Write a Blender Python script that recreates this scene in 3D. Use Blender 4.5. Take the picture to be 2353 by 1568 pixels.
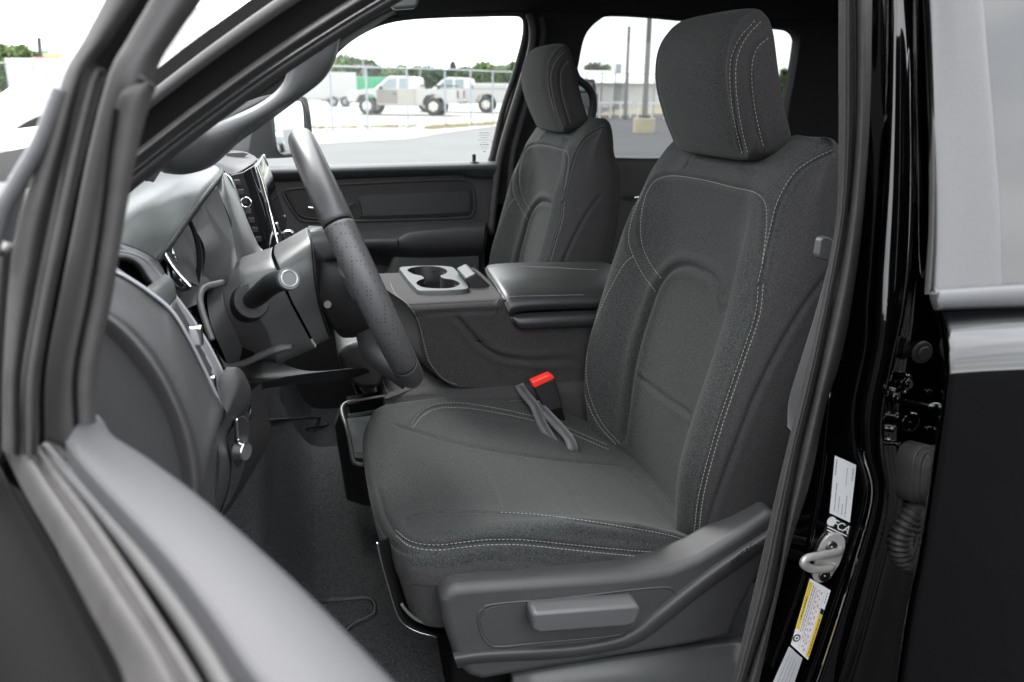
import bpy, bmesh, math, random
import numpy as np
from mathutils import Vector, Matrix
from mathutils.bvhtree import BVHTree
from mathutils.kdtree import KDTree
random.seed(4); rng = np.random.default_rng(4)
for o in list(bpy.data.objects): bpy.data.objects.remove(o)
S = bpy.context.scene
COL = S.collection
R_ = math.radians

# ------------------------------------------------------------------ camera
# world: -X = towards the bonnet, +Y = across the cab to the passenger side, Z up
F = 1900.; CX, CY = 1176.5, 784.; H = 1.62
def nrm(a): a = np.array(a, float); return a/np.linalg.norm(a)
_vy = nrm([690-CX, CY-212, F]); _yv = 500.
_vx = nrm([(F*F+(CY-212)*_yv)/(CX-690), _yv, F]); _vz = np.cross(_vx, _vy)
if _vz[1] < 0: _vz = -_vz
RM = np.array([_vx, _vy, _vz])
cam_d = bpy.data.cameras.new('camera'); cam = bpy.data.objects.new('camera', cam_d); COL.objects.link(cam)
cam.matrix_world = Matrix(((RM[0][0], RM[0][1], -RM[0][2], 0), (RM[1][0], RM[1][1], -RM[1][2], 0), (RM[2][0], RM[2][1], -RM[2][2], H), (0, 0, 0, 1)))
cam_d.sensor_width = 36; cam_d.sensor_fit = 'HORIZONTAL'; cam_d.lens = 36*F/2353.
cam_d.clip_start = 0.02; cam_d.clip_end = 3000
cam_d.dof.use_dof = True; cam_d.dof.focus_distance = 1.28; cam_d.dof.aperture_fstop = 6.6
S.camera = cam
S.render.resolution_x = 1024; S.render.resolution_y = 682
S.render.engine = 'CYCLES'
S.cycles.max_bounces = 8; S.cycles.diffuse_bounces = 5; S.cycles.transparent_max_bounces = 24
# ------------------------------------------------------------------ light
SUN_EL = R_(48)
w = bpy.data.worlds.new('World'); S.world = w; w.use_nodes = True
nt = w.node_tree; nt.nodes.clear()
sky = nt.nodes.new('ShaderNodeTexSky'); sky.sky_type = 'NISHITA'; sky.sun_disc = False
sky.sun_elevation = SUN_EL; sky.sun_rotation = R_(332); sky.dust_density = 3.5; sky.air_density = 1.0
hs = nt.nodes.new('ShaderNodeHueSaturation'); hs.inputs['Saturation'].default_value = 0.10
tc = nt.nodes.new('ShaderNodeTexCoord'); mp = nt.nodes.new('ShaderNodeMapping'); mp.inputs['Scale'].default_value = (1.2, 1.2, 4.0)
nz = nt.nodes.new('ShaderNodeTexNoise'); nz.inputs['Scale'].default_value = 2.2; nz.inputs['Detail'].default_value = 7
cr = nt.nodes.new('ShaderNodeValToRGB')
cr.color_ramp.elements[0].position = .32; cr.color_ramp.elements[0].color = (.80, .83, .88, 1)
cr.color_ramp.elements[1].position = .68; cr.color_ramp.elements[1].color = (1.25, 1.23, 1.2, 1)
mx = nt.nodes.new('ShaderNodeMix'); mx.data_type = 'RGBA'; mx.blend_type = 'MULTIPLY'; mx.inputs[0].default_value = 1
bg = nt.nodes.new('ShaderNodeBackground'); bg.inputs['Strength'].default_value = 0.12
wo = nt.nodes.new('ShaderNodeOutputWorld')
L = nt.links.new
L(sky.outputs[0], hs.inputs['Color']); L(tc.outputs['Generated'], mp.inputs[0]); L(mp.outputs[0], nz.inputs['Vector'])
L(nz.outputs['Fac'], cr.inputs[0]); oc = nt.nodes.new('ShaderNodeMix'); oc.data_type = 'RGBA'; oc.inputs[0].default_value = .75; oc.inputs[7].default_value = (6.6, 6.7, 6.85, 1)   # even cloud deck over the clear sky
L(hs.outputs[0], oc.inputs[6])
sx = nt.nodes.new('ShaderNodeSeparateXYZ'); L(tc.outputs['Generated'], sx.inputs[0])       # a cloudy sky is brighter overhead than at the horizon
zr = nt.nodes.new('ShaderNodeMapRange'); zr.inputs['From Min'].default_value = 0; zr.inputs['From Max'].default_value = 1; zr.inputs['To Min'].default_value = .72; zr.inputs['To Max'].default_value = 1.5
L(sx.outputs['Z'], zr.inputs['Value']); zm = nt.nodes.new('ShaderNodeMix'); zm.data_type = 'RGBA'; zm.blend_type = 'MULTIPLY'; zm.inputs[0].default_value = 1
L(oc.outputs[2], zm.inputs[6]); L(zr.outputs[0], zm.inputs[7]); L(zm.outputs[2], mx.inputs[6]); L(cr.outputs[0], mx.inputs[7]); L(mx.outputs[2], bg.inputs[0]); L(bg.outputs[0], wo.inputs[0])
sd = bpy.data.lights.new('sun', 'SUN'); sd.energy = 0.7; sd.angle = R_(24); sd.color = (1, .97, .93)
so = bpy.data.objects.new('sun', sd); COL.objects.link(so)
_a = R_(118)
_d = Vector((math.cos(SUN_EL)*math.cos(_a), math.cos(SUN_EL)*math.sin(_a), math.sin(SUN_EL)))
so.rotation_euler = _d.to_track_quat('Z', 'Y').to_euler()
S.view_settings.view_transform = 'Standard'; S.view_settings.look = 'None'; S.view_settings.gamma = 1
S.view_settings.exposure = 2.7

# ------------------------------------------------------------------ geometry helpers
def ray(u, v): return RM @ np.array([u-CX, CY-v, F])
def P(u, v, Y):
    d = ray(u, v); return np.array([0, 0, H])+d*(Y/d[1])
GS = 0.0125
def gz(y): return GS*max(0, min(y, 50))
def G(u, v):                       # point on the lot, which rises gently for fifty metres, then runs flat
    d = ray(u, v); t = -H/(d[2]-GS*d[1])
    if t*d[1] > 50 or t < 0: t = (gz(50)-H)/d[2]
    return np.array([0, 0, H])+d*t
def GB(u, Y): q = P(u, 230, Y); q[2] = gz(Y); return q
def PP(pts, Y=None): return [P(p[0], p[1], p[2] if len(p) > 2 else Y) for p in pts]
def cr_spline(pts, n, closed=False):
    p = np.array(pts, float); m = len(p)
    if m == 2 and not closed: return np.array([p[0]+(p[1]-p[0])*t for t in np.linspace(0, 1, n)])
    if closed: ext = np.vstack([p[-1], p, p[0], p[1]]); segs = m
    else: ext = np.vstack([2*p[0]-p[1], p, 2*p[-1]-p[-2]]); segs = m-1
    ts = np.linspace(0, segs, n, endpoint=not closed)
    i = np.minimum(ts.astype(int), segs-1); t = (ts-i)[:, None]
    p0, p1, p2, p3 = ext[i], ext[i+1], ext[i+2], ext[i+3]
    return .5*((2*p1)+(-p0+p2)*t+(2*p0-5*p1+4*p2-p3)*t**2+(-p0+3*p1-3*p2+p3)*t**3)
def resample(pts, step, smooth=True):
    p = cr_spline(pts, max(2, len(pts)*24)) if smooth and len(pts) > 2 else np.array(pts, float)
    d = np.r_[0, np.cumsum(np.linalg.norm(np.diff(p, axis=0), axis=1))]
    n = max(2, int(d[-1]/step)+1); s = np.linspace(0, d[-1], n)
    return np.stack([np.interp(s, d, p[:, k]) for k in range(p.shape[1])], 1)
def link(name, verts, faces, mat, parent=None, smooth=True):
    me = bpy.data.meshes.new(name); me.from_pydata([tuple(map(float, v)) for v in verts], [], [tuple(map(int, f)) for f in faces]); me.update()
    if smooth: me.polygons.foreach_set('use_smooth', [True]*len(me.polygons))
    if mat: me.materials.append(mat)
    o = bpy.data.objects.new(name, me); COL.objects.link(o)
    if parent: o.parent = parent; o.matrix_parent_inverse = Matrix.Translation(-parent.location) if parent.parent is None else o.matrix_parent_inverse
    return o
def thing(name, label, cat, loc=(0, 0, 0), group=None):
    o = bpy.data.objects.new(name, None); COL.objects.link(o); o.location = loc; o.empty_display_size = .1
    o['label'] = label; o['category'] = cat
    if group: o['group'] = group
    return o
def tag(o, label, cat, group=None):
    o['label'] = label; o['category'] = cat
    if group: o['group'] = group
    return o
def struct(o): o['kind'] = 'structure'; return o
def grid_faces(nu, nv, cu=False, cv=False, off=0):
    f = []
    for i in range(nu if cu else nu-1):
        for j in range(nv if cv else nv-1):
            a = i*nv+j; b = ((i+1) % nu)*nv+j; c = ((i+1) % nu)*nv+(j+1) % nv; d = i*nv+(j+1) % nv
            f.append((a+off, b+off, c+off, d+off))
    return f
def loft_grid(curves, nu, nv, closed=False, lin=False):
    cs = np.array([cr_spline(c, nv, closed) for c in curves])           # k x nv x 3
    out = np.stack([cr_spline(cs[:, j], nu) if not lin else np.stack([np.interp(np.linspace(0, len(cs)-1, nu), range(len(cs)), cs[:, j, k]) for k in range(3)], 1) for j in range(nv)], 1)
    return out.reshape(-1, 3), nu, nv
def loft(name, curves, mat, parent=None, nu=24, nv=40, closed=False, thick=0, lin=False, offset=-1):
    v, a, b = loft_grid(curves, nu, nv, closed, lin)
    o = link(name, v, grid_faces(a, b, False, closed), mat, parent)
    if thick:
        m = o.modifiers.new('s', 'SOLIDIFY'); m.thickness = thick; m.offset = offset
    return o
class MB:
    def __init__(s): s.v = []; s.f = []
    def add(s, v, f):
        o = len(s.v); s.v += [tuple(x) for x in v]; s.f += [tuple(i+o for i in q) for q in f]; return s
    def box(s, c, size, rot=None):
        c = np.array(c, float); h = np.array(size, float)/2
        p = np.array([[x, y, z] for x in (-1, 1) for y in (-1, 1) for z in (-1, 1)])*h
        if rot is not None: p = p @ np.array(rot).T
        return s.add(p+c, [(0, 1, 3, 2), (4, 6, 7, 5), (0, 4, 5, 1), (2, 3, 7, 6), (0, 2, 6, 4), (1, 5, 7, 3)])
    def bar(s, a, b, w, t, up=(0, 0, 1)):
        a = np.array(a, float); b = np.array(b, float); d = b-a; l = np.linalg.norm(d); d = d/l
        sd_ = np.cross(d, up); sd_ = nrm(sd_ if np.linalg.norm(sd_) > 1e-6 else np.cross(d, (1, 0, 0))); u2 = np.cross(sd_, d)
        return s.box((a+b)/2, (l, w, t), np.stack([d, sd_, u2], 1))
    def tube(s, pts, r, seg=12, smooth=True, step=None, caps=True, flat=1., closed=False, up=(0, 0, 1)):
        p = np.array(pts, float)
        if smooth and len(p) > 2: p = cr_spline(p, max(4, int(len(p)*6)) if step is None else step, closed)
        n = len(p); rr = np.interp(np.linspace(0, 1, n), np.linspace(0, 1, len(r)), r) if hasattr(r, '__len__') else np.full(n, r)
        T = np.gradient(p, axis=0) if not closed else np.roll(p, -1, 0)-np.roll(p, 1, 0)
        T /= np.linalg.norm(T, axis=1)[:, None]+1e-12
        u = np.array(up, float); V = []
        if abs(np.dot(u, T[0])) > .95: u = np.array([1., 0, 0])
        for i in range(n):
            u = u-T[i]*np.dot(u, T[i]); u /= np.linalg.norm(u)+1e-12; b = np.cross(T[i], u)
            for k in range(seg):
                a = 2*math.pi*k/seg; V.append(p[i]+rr[i]*(math.cos(a)*u*flat+math.sin(a)*b))
        f = [tuple(q) for q in grid_faces(n, seg, closed, True)]
        if caps and not closed: f += [tuple(range(seg))[::-1], tuple(range((n-1)*seg, n*seg))]
        return s.add(V, f)
    def cyl(s, a, b, r, r2=None, seg=24): return s.tube([a, b], [r, r if r2 is None else r2], seg, False)
    def prism(s, pts, off):
        p = np.array(pts, float); n = len(p); q = p+np.array(off, float)
        return s.add(np.vstack([p, q]), [tuple(range(n))[::-1], tuple(range(n, 2*n))]+[(i, (i+1) % n, (i+1) % n+n, i+n) for i in range(n)])
    def torus(s, c, R, r, ax, seg=48, rs=10, flat=1.):
        ax = nrm(ax); a = nrm(np.cross(ax, (0, 0, 1) if abs(ax[2]) < .9 else (1, 0, 0))); b = np.cross(ax, a)
        pts = [np.array(c)+R*(math.cos(t)*a+math.sin(t)*b) for t in np.linspace(0, 2*math.pi, seg, endpoint=False)]
        return s.tube(pts, r, rs, False, closed=True, flat=flat, up=ax)
    def build(s, name, mat, parent=None, bevel=0, smooth=False, seg=3, angle=35, sub=0):
        o = link(name, s.v, s.f, mat, parent, True)
        bm = bmesh.new(); bm.from_mesh(o.data); bmesh.ops.recalc_face_normals(bm, faces=bm.faces)
        if not smooth:
            for e in bm.edges:
                if len(e.link_faces) == 2 and e.calc_face_angle(0) > R_(angle): e.smooth = False
        bm.to_mesh(o.data); bm.free()
        if bevel:
            m = o.modifiers.new('b', 'BEVEL'); m.width = bevel; m.segments = seg; m.limit_method = 'ANGLE'; m.angle_limit = R_(30); m.harden_normals = False
            for e in o.data.edges: e.use_edge_sharp = False
            w_ = o.modifiers.new('w', 'WEIGHTED_NORMAL')
        return o
def poly_prism(name, pts, Y, thick, mat, parent, bevel=.003, smooth_n=0):
    """outline given in picture units on the plane Y, real thickness away from the camera side"""
    p = [P(u, v, Y) for u, v in pts]
    if smooth_n: p = list(cr_spline(p, smooth_n, True))
    return MB().prism(p, (0, thick, 0)).build(name, mat, parent, bevel)
# seams on dense meshes --------------------------------------------------------
def bvh_of(v, f): return BVHTree.FromPolygons([Vector(x) for x in v], [tuple(q) for q in f])
def cast(bvh, u, v, off=np.zeros(3)):
    d = ray(u, v); h = bvh.ray_cast(Vector(np.array([0, 0, H])-off), Vector(d).normalized())
    return None if h[0] is None else (np.array(h[0]), np.array(h[1]))
def path_on(bvh, pts, step=.002):
    px = resample([p[:2] for p in pts], 3.0)
    out = []; ns = []
    for u, v in px:
        h = cast(bvh, u, v)
        if h is None: continue
        n_ = h[1]
        if out and np.linalg.norm(h[0]-out[-1]) > .04: continue
        out.append(h[0]); ns.append(n_)
    return np.array(out), np.array(ns)
def carve(v, nrmls, paths, width, depth, puff=0.0, pw=3.0):
    v = v.copy()
    for path in paths:
        if len(path) < 2: continue
        pr = resample(path, .002, False)
        kd = KDTree(len(pr))
        for i, p in enumerate(pr): kd.insert(p, i)
        kd.balance()
        lo = pr.min(0)-width*4*pw; hi = pr.max(0)+width*4*pw
        idx = np.where(np.all((v > lo) & (v < hi), axis=1))[0]
        for i in idx:
            co, k, d = kd.find(v[i])
            if d < width*3.5*pw:
                end = min(k, len(pr)-1-k)*.002; fade = min(1, end/.015+.1)
                s_ = -depth*math.exp(-(d/width)**2)*fade+puff*math.exp(-((d-width*pw)/(width*pw*.6))**2)*fade
                v[i] = v[i]+nrmls[i]*s_
    return v
def vnormals(v, f):
    f = np.array(f); n = np.zeros_like(v); a, b, c, d = v[f[:, 0]], v[f[:, 1]], v[f[:, 2]], v[f[:, 3]]
    fn = np.cross(c-a, d-b)
    for k in range(4): np.add.at(n, f[:, k], fn)
    return n/(np.linalg.norm(n, axis=1)[:, None]+1e-12)
def stitches(name, bvh, pxpaths, mat, parent, L_=.0036, gap=.0021, w_=.0008):
    mb = MB()
    for px in pxpaths:
        path, ns = path_on(bvh, px)
        if len(path) < 2: continue
        d = np.r_[0, np.cumsum(np.linalg.norm(np.diff(path, axis=0), axis=1))]
        s = 0
        while s+L_ < d[-1]:
            a = np.array([np.interp(s, d, path[:, k]) for k in range(3)]); b = np.array([np.interp(s+L_, d, path[:, k]) for k in range(3)])
            n_ = np.array([np.interp(s, d, ns[:, k]) for k in range(3)]); n_ = nrm(n_)
            h1 = bvh.find_nearest(Vector((a+b)/2)); n_ = np.array(h1[1]); 
            if np.dot(n_, np.array([0, 0, H])-a) < 0: n_ = -n_
            a = np.array(bvh.find_nearest(Vector(a))[0]); b = np.array(bvh.find_nearest(Vector(b))[0])
            if np.linalg.norm(b-a) > 1e-4:
                mb.tube([a+n_*.0001, (a+b)/2+n_*.0010, b+n_*.0001], w_/2, 5, False, up=n_)
            s += L_+gap
    return mb.build(name, mat, parent, smooth=True)

# ------------------------------------------------------------------ materials
def mat(name, col, rough=.5, metal=0, spec=.5, bump=None, var=None, sheen=0, coat=0, trans=0, emit=None, bump2=None, ior=None):
    """bump=(scale, strength, dist)  var=(scale, amount)"""
    m = bpy.data.materials.new(name); m.use_nodes = True; t = m.node_tree; b = t.nodes['Principled BSDF']
    b.inputs['Base Color'].default_value = (*col, 1); b.inputs['Roughness'].default_value = rough; b.inputs['Metallic'].default_value = metal
    b.inputs['Specular IOR Level'].default_value = spec
    if sheen: b.inputs['Sheen Weight'].default_value = sheen; b.inputs['Sheen Roughness'].default_value = .45
    if coat: b.inputs['Coat Weight'].default_value = coat; b.inputs['Coat Roughness'].default_value = .03
    if trans: b.inputs['Transmission Weight'].default_value = trans
    tc = t.nodes.new('ShaderNodeTexCoord'); out = tc.outputs['Object']
    if var:
        n1 = t.nodes.new('ShaderNodeTexNoise'); n1.inputs['Scale'].default_value = var[0]; n1.inputs['Detail'].default_value = 4
        t.links.new(out, n1.inputs['Vector'])
        r = t.nodes.new('ShaderNodeMapRange'); r.inputs['From Min'].default_value = .3; r.inputs['From Max'].default_value = .7
        r.inputs['To Min'].default_value = 1-var[1]; r.inputs['To Max'].default_value = 1+var[1]
        t.links.new(n1.outputs['Fac'], r.inputs['Value'])
        mu = t.nodes.new('ShaderNodeMix'); mu.data_type = 'RGBA'; mu.blend_type = 'MULTIPLY'; mu.inputs[0].default_value = 1
        mu.inputs[6].default_value = (*col, 1); t.links.new(r.outputs[0], mu.inputs[7]); t.links.new(mu.outputs[2], b.inputs['Base Color'])
    if bump:
        n2 = t.nodes.new('ShaderNodeTexNoise'); n2.inputs['Scale'].default_value = bump[0]; n2.inputs['Detail'].default_value = 3
        t.links.new(out, n2.inputs['Vector'])
        bp = t.nodes.new('ShaderNodeBump'); bp.inputs['Strength'].default_value = bump[1]; bp.inputs['Distance'].default_value = bump[2]
        t.links.new(n2.outputs['Fac'], bp.inputs['Height']); t.links.new(bp.outputs[0], b.inputs['Normal'])
    return m
M = {}
M['fabric'] = mat('fabric', (.0230, .0245, .0240), .92, spec=.25, sheen=.04, var=(640, .85), bump=(640, .6, .0007))
M['fabric2'] = mat('fabric_side', (.0270, .0265, .0272), .9, spec=.25, sheen=.04, var=(700, .5), bump=(800, .5, .0006))
M['thread'] = mat('thread', (.27, .25, .23), .8)
M['plastic'] = mat('grey_plastic', (.033, .033, .034), .52, spec=.4, bump=(520, .35, .0006), var=(30, .05))
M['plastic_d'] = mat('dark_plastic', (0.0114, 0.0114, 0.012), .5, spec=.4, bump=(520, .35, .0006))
M['plastic_l'] = mat('satin_plastic', (.066, .069, .069), .38, spec=.45, var=(40, .05))
M['leather'] = mat('leatherette', (0.0156, 0.0161, 0.0161), .38, spec=.5, bump=(260, .30, .0008), var=(20, .08))
M['wheel'] = mat('wheel_leather', (.042, .042, .044), .42, spec=.5, bump=(420, .22, .0006))
M['dashpad'] = mat('dash_pad', (.095, .103, .100), .40, spec=.8, bump=(380, .35, .0007))
M['rubber'] = mat('rubber', (.032, .031, .031), .55, spec=.35, bump=(160, .15, .0006), var=(25, .1))
M['rubber_l'] = mat('rubber_weathered', (.034, .032, .031), .62, spec=.3, bump=(160, .15, .0006), var=(60, .15))
M['black'] = mat('flat_black', (.005, .005, .005), .8, spec=.04)
M['gloss'] = mat('gloss_black_paint', (.0010, .0010, .0012), .07, spec=.5, coat=.30, bump=(7, .03, .004))
M['piano'] = mat('piano_black', (.006, .006, .007), .06, spec=.5)
M['chrome'] = mat('chrome', (.75, .76, .77), .12, 1)
M['zinc'] = mat('zinc_plate', (.62, .61, .59), .38, .45, var=(60, .15))
M['satin_metal'] = mat('satin_metal', (.32, .33, .33), .3, 1)
M['carpet'] = mat('carpet', (.034, .035, .036), 1, spec=.05, var=(260, .35), bump=(380, .8, .003))
M['headliner'] = mat('headliner', (0.026, 0.026, 0.027), .95, spec=.1, bump=(600, .4, .0006))
M['belt'] = mat('webbing', (0.0312, 0.0312, 0.0338), .6, sheen=.3)
M['red'] = mat('red_button', (.80, .035, .02), .35)
M['applique'] = mat('matte_applique', (.072, .073, .076), .42, spec=.45, var=(300, .05))
M['label_w'] = mat('label_white', (.85, .86, .88), .4)
M['label_g'] = mat('label_grey', (.50, .51, .53), .4)
M['label_y'] = mat('label_yellow', (.85, .62, .02), .4)
M['label_k'] = mat('label_black', (.012, .012, .014), .35)
M['ink'] = mat('ink', (.05, .05, .05), .6)
M['ink_g'] = mat('ink_grey', (.32, .32, .33), .6)
M['ink_r'] = mat('ink_red', (.75, .2, .18), .6)
M['white_ink'] = mat('white_ink', (.85, .85, .85), .5)
M['satin_plastic'] = mat('satin_bezel', (.19, .19, .20), .34, spec=.6, metal=.3)
M['trim_l'] = mat('pillar_cloth_trim', (.060, .060, .062), .42, spec=.5, bump=(420, .2, .0005))
M['cup'] = mat('cup_surround', (.026, .027, .027), .48, spec=.55, bump=(500, .2, .0004))
def glass(name, tint, rough=0.0):
    m = bpy.data.materials.new(name); m.use_nodes = True; t = m.node_tree; t.nodes.clear()
    o = t.nodes.new('ShaderNodeOutputMaterial'); a = t.nodes.new('ShaderNodeBsdfTransparent'); a.inputs[0].default_value = (*tint, 1)
    g = t.nodes.new('ShaderNodeBsdfGlossy'); g.inputs['Roughness'].default_value = rough; fr = t.nodes.new('ShaderNodeFresnel'); fr.inputs[0].default_value = 1.45
    mi = t.nodes.new('ShaderNodeMixShader'); t.links.new(fr.outputs[0], mi.inputs[0]); t.links.new(a.outputs[0], mi.inputs[1]); t.links.new(g.outputs[0], mi.inputs[2]); t.links.new(mi.outputs[0], o.inputs[0])
    return m
M['glass'] = glass('window_glass', (.90, .93, .91))
M['glass_t'] = glass('tinted_glass', (.34, .35, .35))
M['glass_ws'] = glass('windshield_glass', (.80, .83, .81), .03)
M['glass_d'] = mat('dark_glass', (.012, .013, .014), .05, spec=.8)
M['mirror'] = mat('mirror_glass', (.85, .87, .88), .01, 1)

# ================================================================== DRIVER SEAT
YC = 1.19
def seat_back_grid():
    #      z     xs    ds    xc     dzc   th
    LV = [(.930, .535, .205, .560, .000, .17), (.990, .518, .222, .550, .000, .18), (1.03, .511, .234, .552, .000, .185), (1.11, .507, .244, .560, 0, .19),
          (1.19, .520, .252, .572, 0, .18), (1.27, .541, .254, .588, 0, .17), (1.34, .560, .250, .600, 0, .16), (1.40, .575, .240, .607, 0, .15),
          (1.45, .590, .226, .606, 0, .135), (1.49, .603, .215, .603, 0, .108), (1.525, .622, .206, .612, -.010, .085), (1.548, .640, .198, .628, -.018, .062), (1.562, .656, .186, .645, -.024, .040)]
    curves = []
    for z, xs, ds, xc, dzc, th in LV:
        xcr = xs-.016 if z < 1.45 else xs-.010
        if z > 1.5: xcr = xs-.004
        h = [(0, xc, dzc), (.42*ds, xc-.003, dzc), (.62*ds, xc*.62+xcr*.38, dzc*.6), (.83*ds, xcr, 0), (ds, xs, 0), (ds+.017, xs+.025, 0), (ds+.026, xs+.40*th, 0), (ds+.018, xs+.72*th, -.002), (ds*.86, xs+.95*th, -.002), (0, xs+th, dzc*.3)]
        near = [(x, YC-dy, z+dz) for dy, x, dz in h]; far = [(x, YC+dy, z+dz) for dy, x, dz in h[1:-1]][::-1]
        curves.append(near+far)
    # closing rows over the top and under the bottom
    def shrink(c, k, dz):
        c = np.array(c); m = c.mean(0); q = c.copy(); q[:, 0] = m[0]+(c[:, 0]-m[0])*k; q[:, 1] = m[1]+(c[:, 1]-m[1])*(1-(1-k)*.18); q[:, 2] += dz; return q
    curves = [shrink(curves[0], .1, -.012), shrink(curves[0], .7, -.01)]+curves+[shrink(curves[-1], .62, .006), shrink(curves[-1], .05, .003)]
    return loft_grid(curves, 260, 400, True)
def shape_mesh(grid, closed=True):
    v, nu, nv = grid; f = grid_faces(nu, nv, False, closed); return v, f
seat = thing('driver_seat', 'large dark grey cloth front seat nearest the open door with white stitching', 'car seat', (.35, YC, .62))
# seat back
v, f = shape_mesh(seat_back_grid()); n = vnormals(v, f)
if np.dot(n[len(n)//2], v[len(n)//2]-v.mean(0)) < 0: n = -n; f = [q[::-1] for q in f]
b0 = bvh_of(v, f)
near_seam = [(1600, 1222), (1612, 1130), (1650, 990), (1697, 850), (1738, 730), (1748, 650), (1772, 545), (1793, 465), (1832, 400), (1880, 366), (1922, 347)]
far_seam = [(1420, 1020), (1380, 975), (1352, 915), (1342, 850), (1352, 775), (1380, 700), (1425, 615), (1452, 588)]
SB = [near_seam,
      [(1432, 1020), (1440, 960), (1452, 870), (1468, 790), (1490, 720), (1512, 660), (1540, 622), (1575, 610), (1620, 625), (1650, 650), (1664, 690)],
      [(1664, 690), (1672, 780), (1660, 860), (1630, 960), (1600, 1060), (1585, 1180)],
      [(1453, 855), (1500, 892), (1545, 925), (1592, 955)],
      [(1516, 636), (1490, 600), (1472, 555), (1470, 500), (1482, 445), (1505, 412), (1545, 402), (1610, 411), (1680, 428), (1735, 442), (1757, 470), (1758, 530), (1748, 610)],
      [(1502, 668), (1470, 622), (1447, 575), (1441, 540), (1452, 490), (1480, 425)],
      [(1758, 648), (1762, 656), (1766, 664)], far_seam,
      [(1585, 362), (1572, 395)], [(1700, 385), (1740, 405)]]
side = [[(1620, 1222), (1655, 1120), (1700, 1000), (1740, 900), (1790, 800), (1850, 700), (1910, 620)]]
pth = [path_on(b0, s)[0] for s in SB]
v = carve(v, n, [pth[0]], .0022, .0030, .0012, 3)
v = carve(v, n, [pth[1]], .0042, .0075, .0032, 3.2)
v = carve(v, n, [pth[3]], .0034, .0048, .0015, 3)
v = carve(v, n, [pth[2]], .012, .005, .0)
v = carve(v, n, [pth[4], pth[5], pth[7]], .0028, .0026, .0012, 3)
v = carve(v, n, [pth[6]]+[path_on(b0, s)[0] for s in side], .003, .003, .001, 3)
v = carve(v, n, pth[8:], .004, .004, .001)
sb = link('seat_back', v, f, M['fabric'], seat)
sb.data.materials.append(M['fabric2'])
# the side panels outboard of the piped seam use the finer weave
cz = np.array([v[list(q)].mean(0) for q in f])
zz = np.array([.93, .99, 1.03, 1.11, 1.19, 1.27, 1.34, 1.40, 1.45, 1.49, 1.525, 1.546, 1.56]); xsz = np.array([.535, .518, .511, .507, .520, .541, .560, .575, .590, .604, .631, .660, .69])
sidef = (np.abs(cz[:, 1]-YC) > .18) & (cz[:, 0] > np.interp(cz[:, 2], zz, xsz)+.004)
sb.data.polygons.foreach_set('material_index', sidef.astype(np.int32))
b1 = bvh_of(v, f)
def sh(path, dx, dy): return [(a+dx, b+dy) for a, b in path]
lower = [p for p in near_seam if p[1] > 640]
stitches('stitching', b1, [sh(lower, -5, 0), sh(lower, 7, 0), sh([p for p in near_seam if p[1] < 660], -6, -3), sh(far_seam, -5, 1), sh(far_seam, 5, -1),
          sh(SB[4], 3, 3), sh(SB[5], 4, 2)], M['thread'], sb)
# headrest
HP = np.array([(.606, 1.531), (.588, 1.548), (.568, 1.590), (.552, 1.640), (.551, 1.685), (.563, 1.716), (.585, 1.733), (.606, 1.732), (.618, 1.712), (.632, 1.66), (.650, 1.60), (.668, 1.553), (.662, 1.539), (.640, 1.532)])
hc = np.array([.606, 1.633]); curves = []
for dy, k, dx in [(-.145, .02, .01), (-.143, .50, .009), (-.137, .80, .006), (-.128, .91, .004), (-.115, .965, .008), (-.09, .99, .003), (-.045, 1, 0), (0, 1, -.001), (.045, 1, 0), (.09, .99, .003), (.108, .955, .006), (.122, .89, .004), (.134, .76, .006), (.142, .48, .009), (.145, .02, .01)]:
    q = hc+(HP-hc)*k; xo = np.where(HP[:, 0] < .60, dx, 0)
    curves.append([(x+o_, YC+dy, z) for (x, z), o_ in zip(q, xo)])
v, f = shape_mesh(loft_grid(curves, 160, 160, True)); n = vnormals(v, f)
if np.dot(n[80*160+10], v[80*160+10]-v.mean(0)) < 0: n = -n; f = [q[::-1] for q in f]
b0 = bvh_of(v, f)
hs1 = [(1738, 48), (1705, 85), (1685, 130), (1681, 180), (1686, 240), (1696, 300), (1710, 356)]
hs2 = [(1762, 88), (1735, 115), (1725, 160), (1728, 220), (1738, 280), (1752, 340)]
pa = [path_on(b0, s)[0] for s in (hs1, hs2)]
v = carve(v, n, pa, .0026, .0032, .0012, 3)
hr = link('headrest', v, f, M['fabric'], seat); hr.data.materials.append(M['fabric2'])
cz = np.array([v[list(q)].mean(0) for q in f]); hr.data.polygons.foreach_set('material_index', (np.abs(cz[:, 1]-YC) > .121).astype(np.int32))
stitches('stitching', bvh_of(v, f), [sh(hs1, -4, 0), sh(hs1, 10, 2), sh(hs2, 3, 0)], M['thread'], hr)
for s in (-1, 1):
    MB().cyl((.655, YC+s*.085, 1.48), (.640, YC+s*.085, 1.56), .006).build('headrest_post', M['chrome'], seat)
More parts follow.
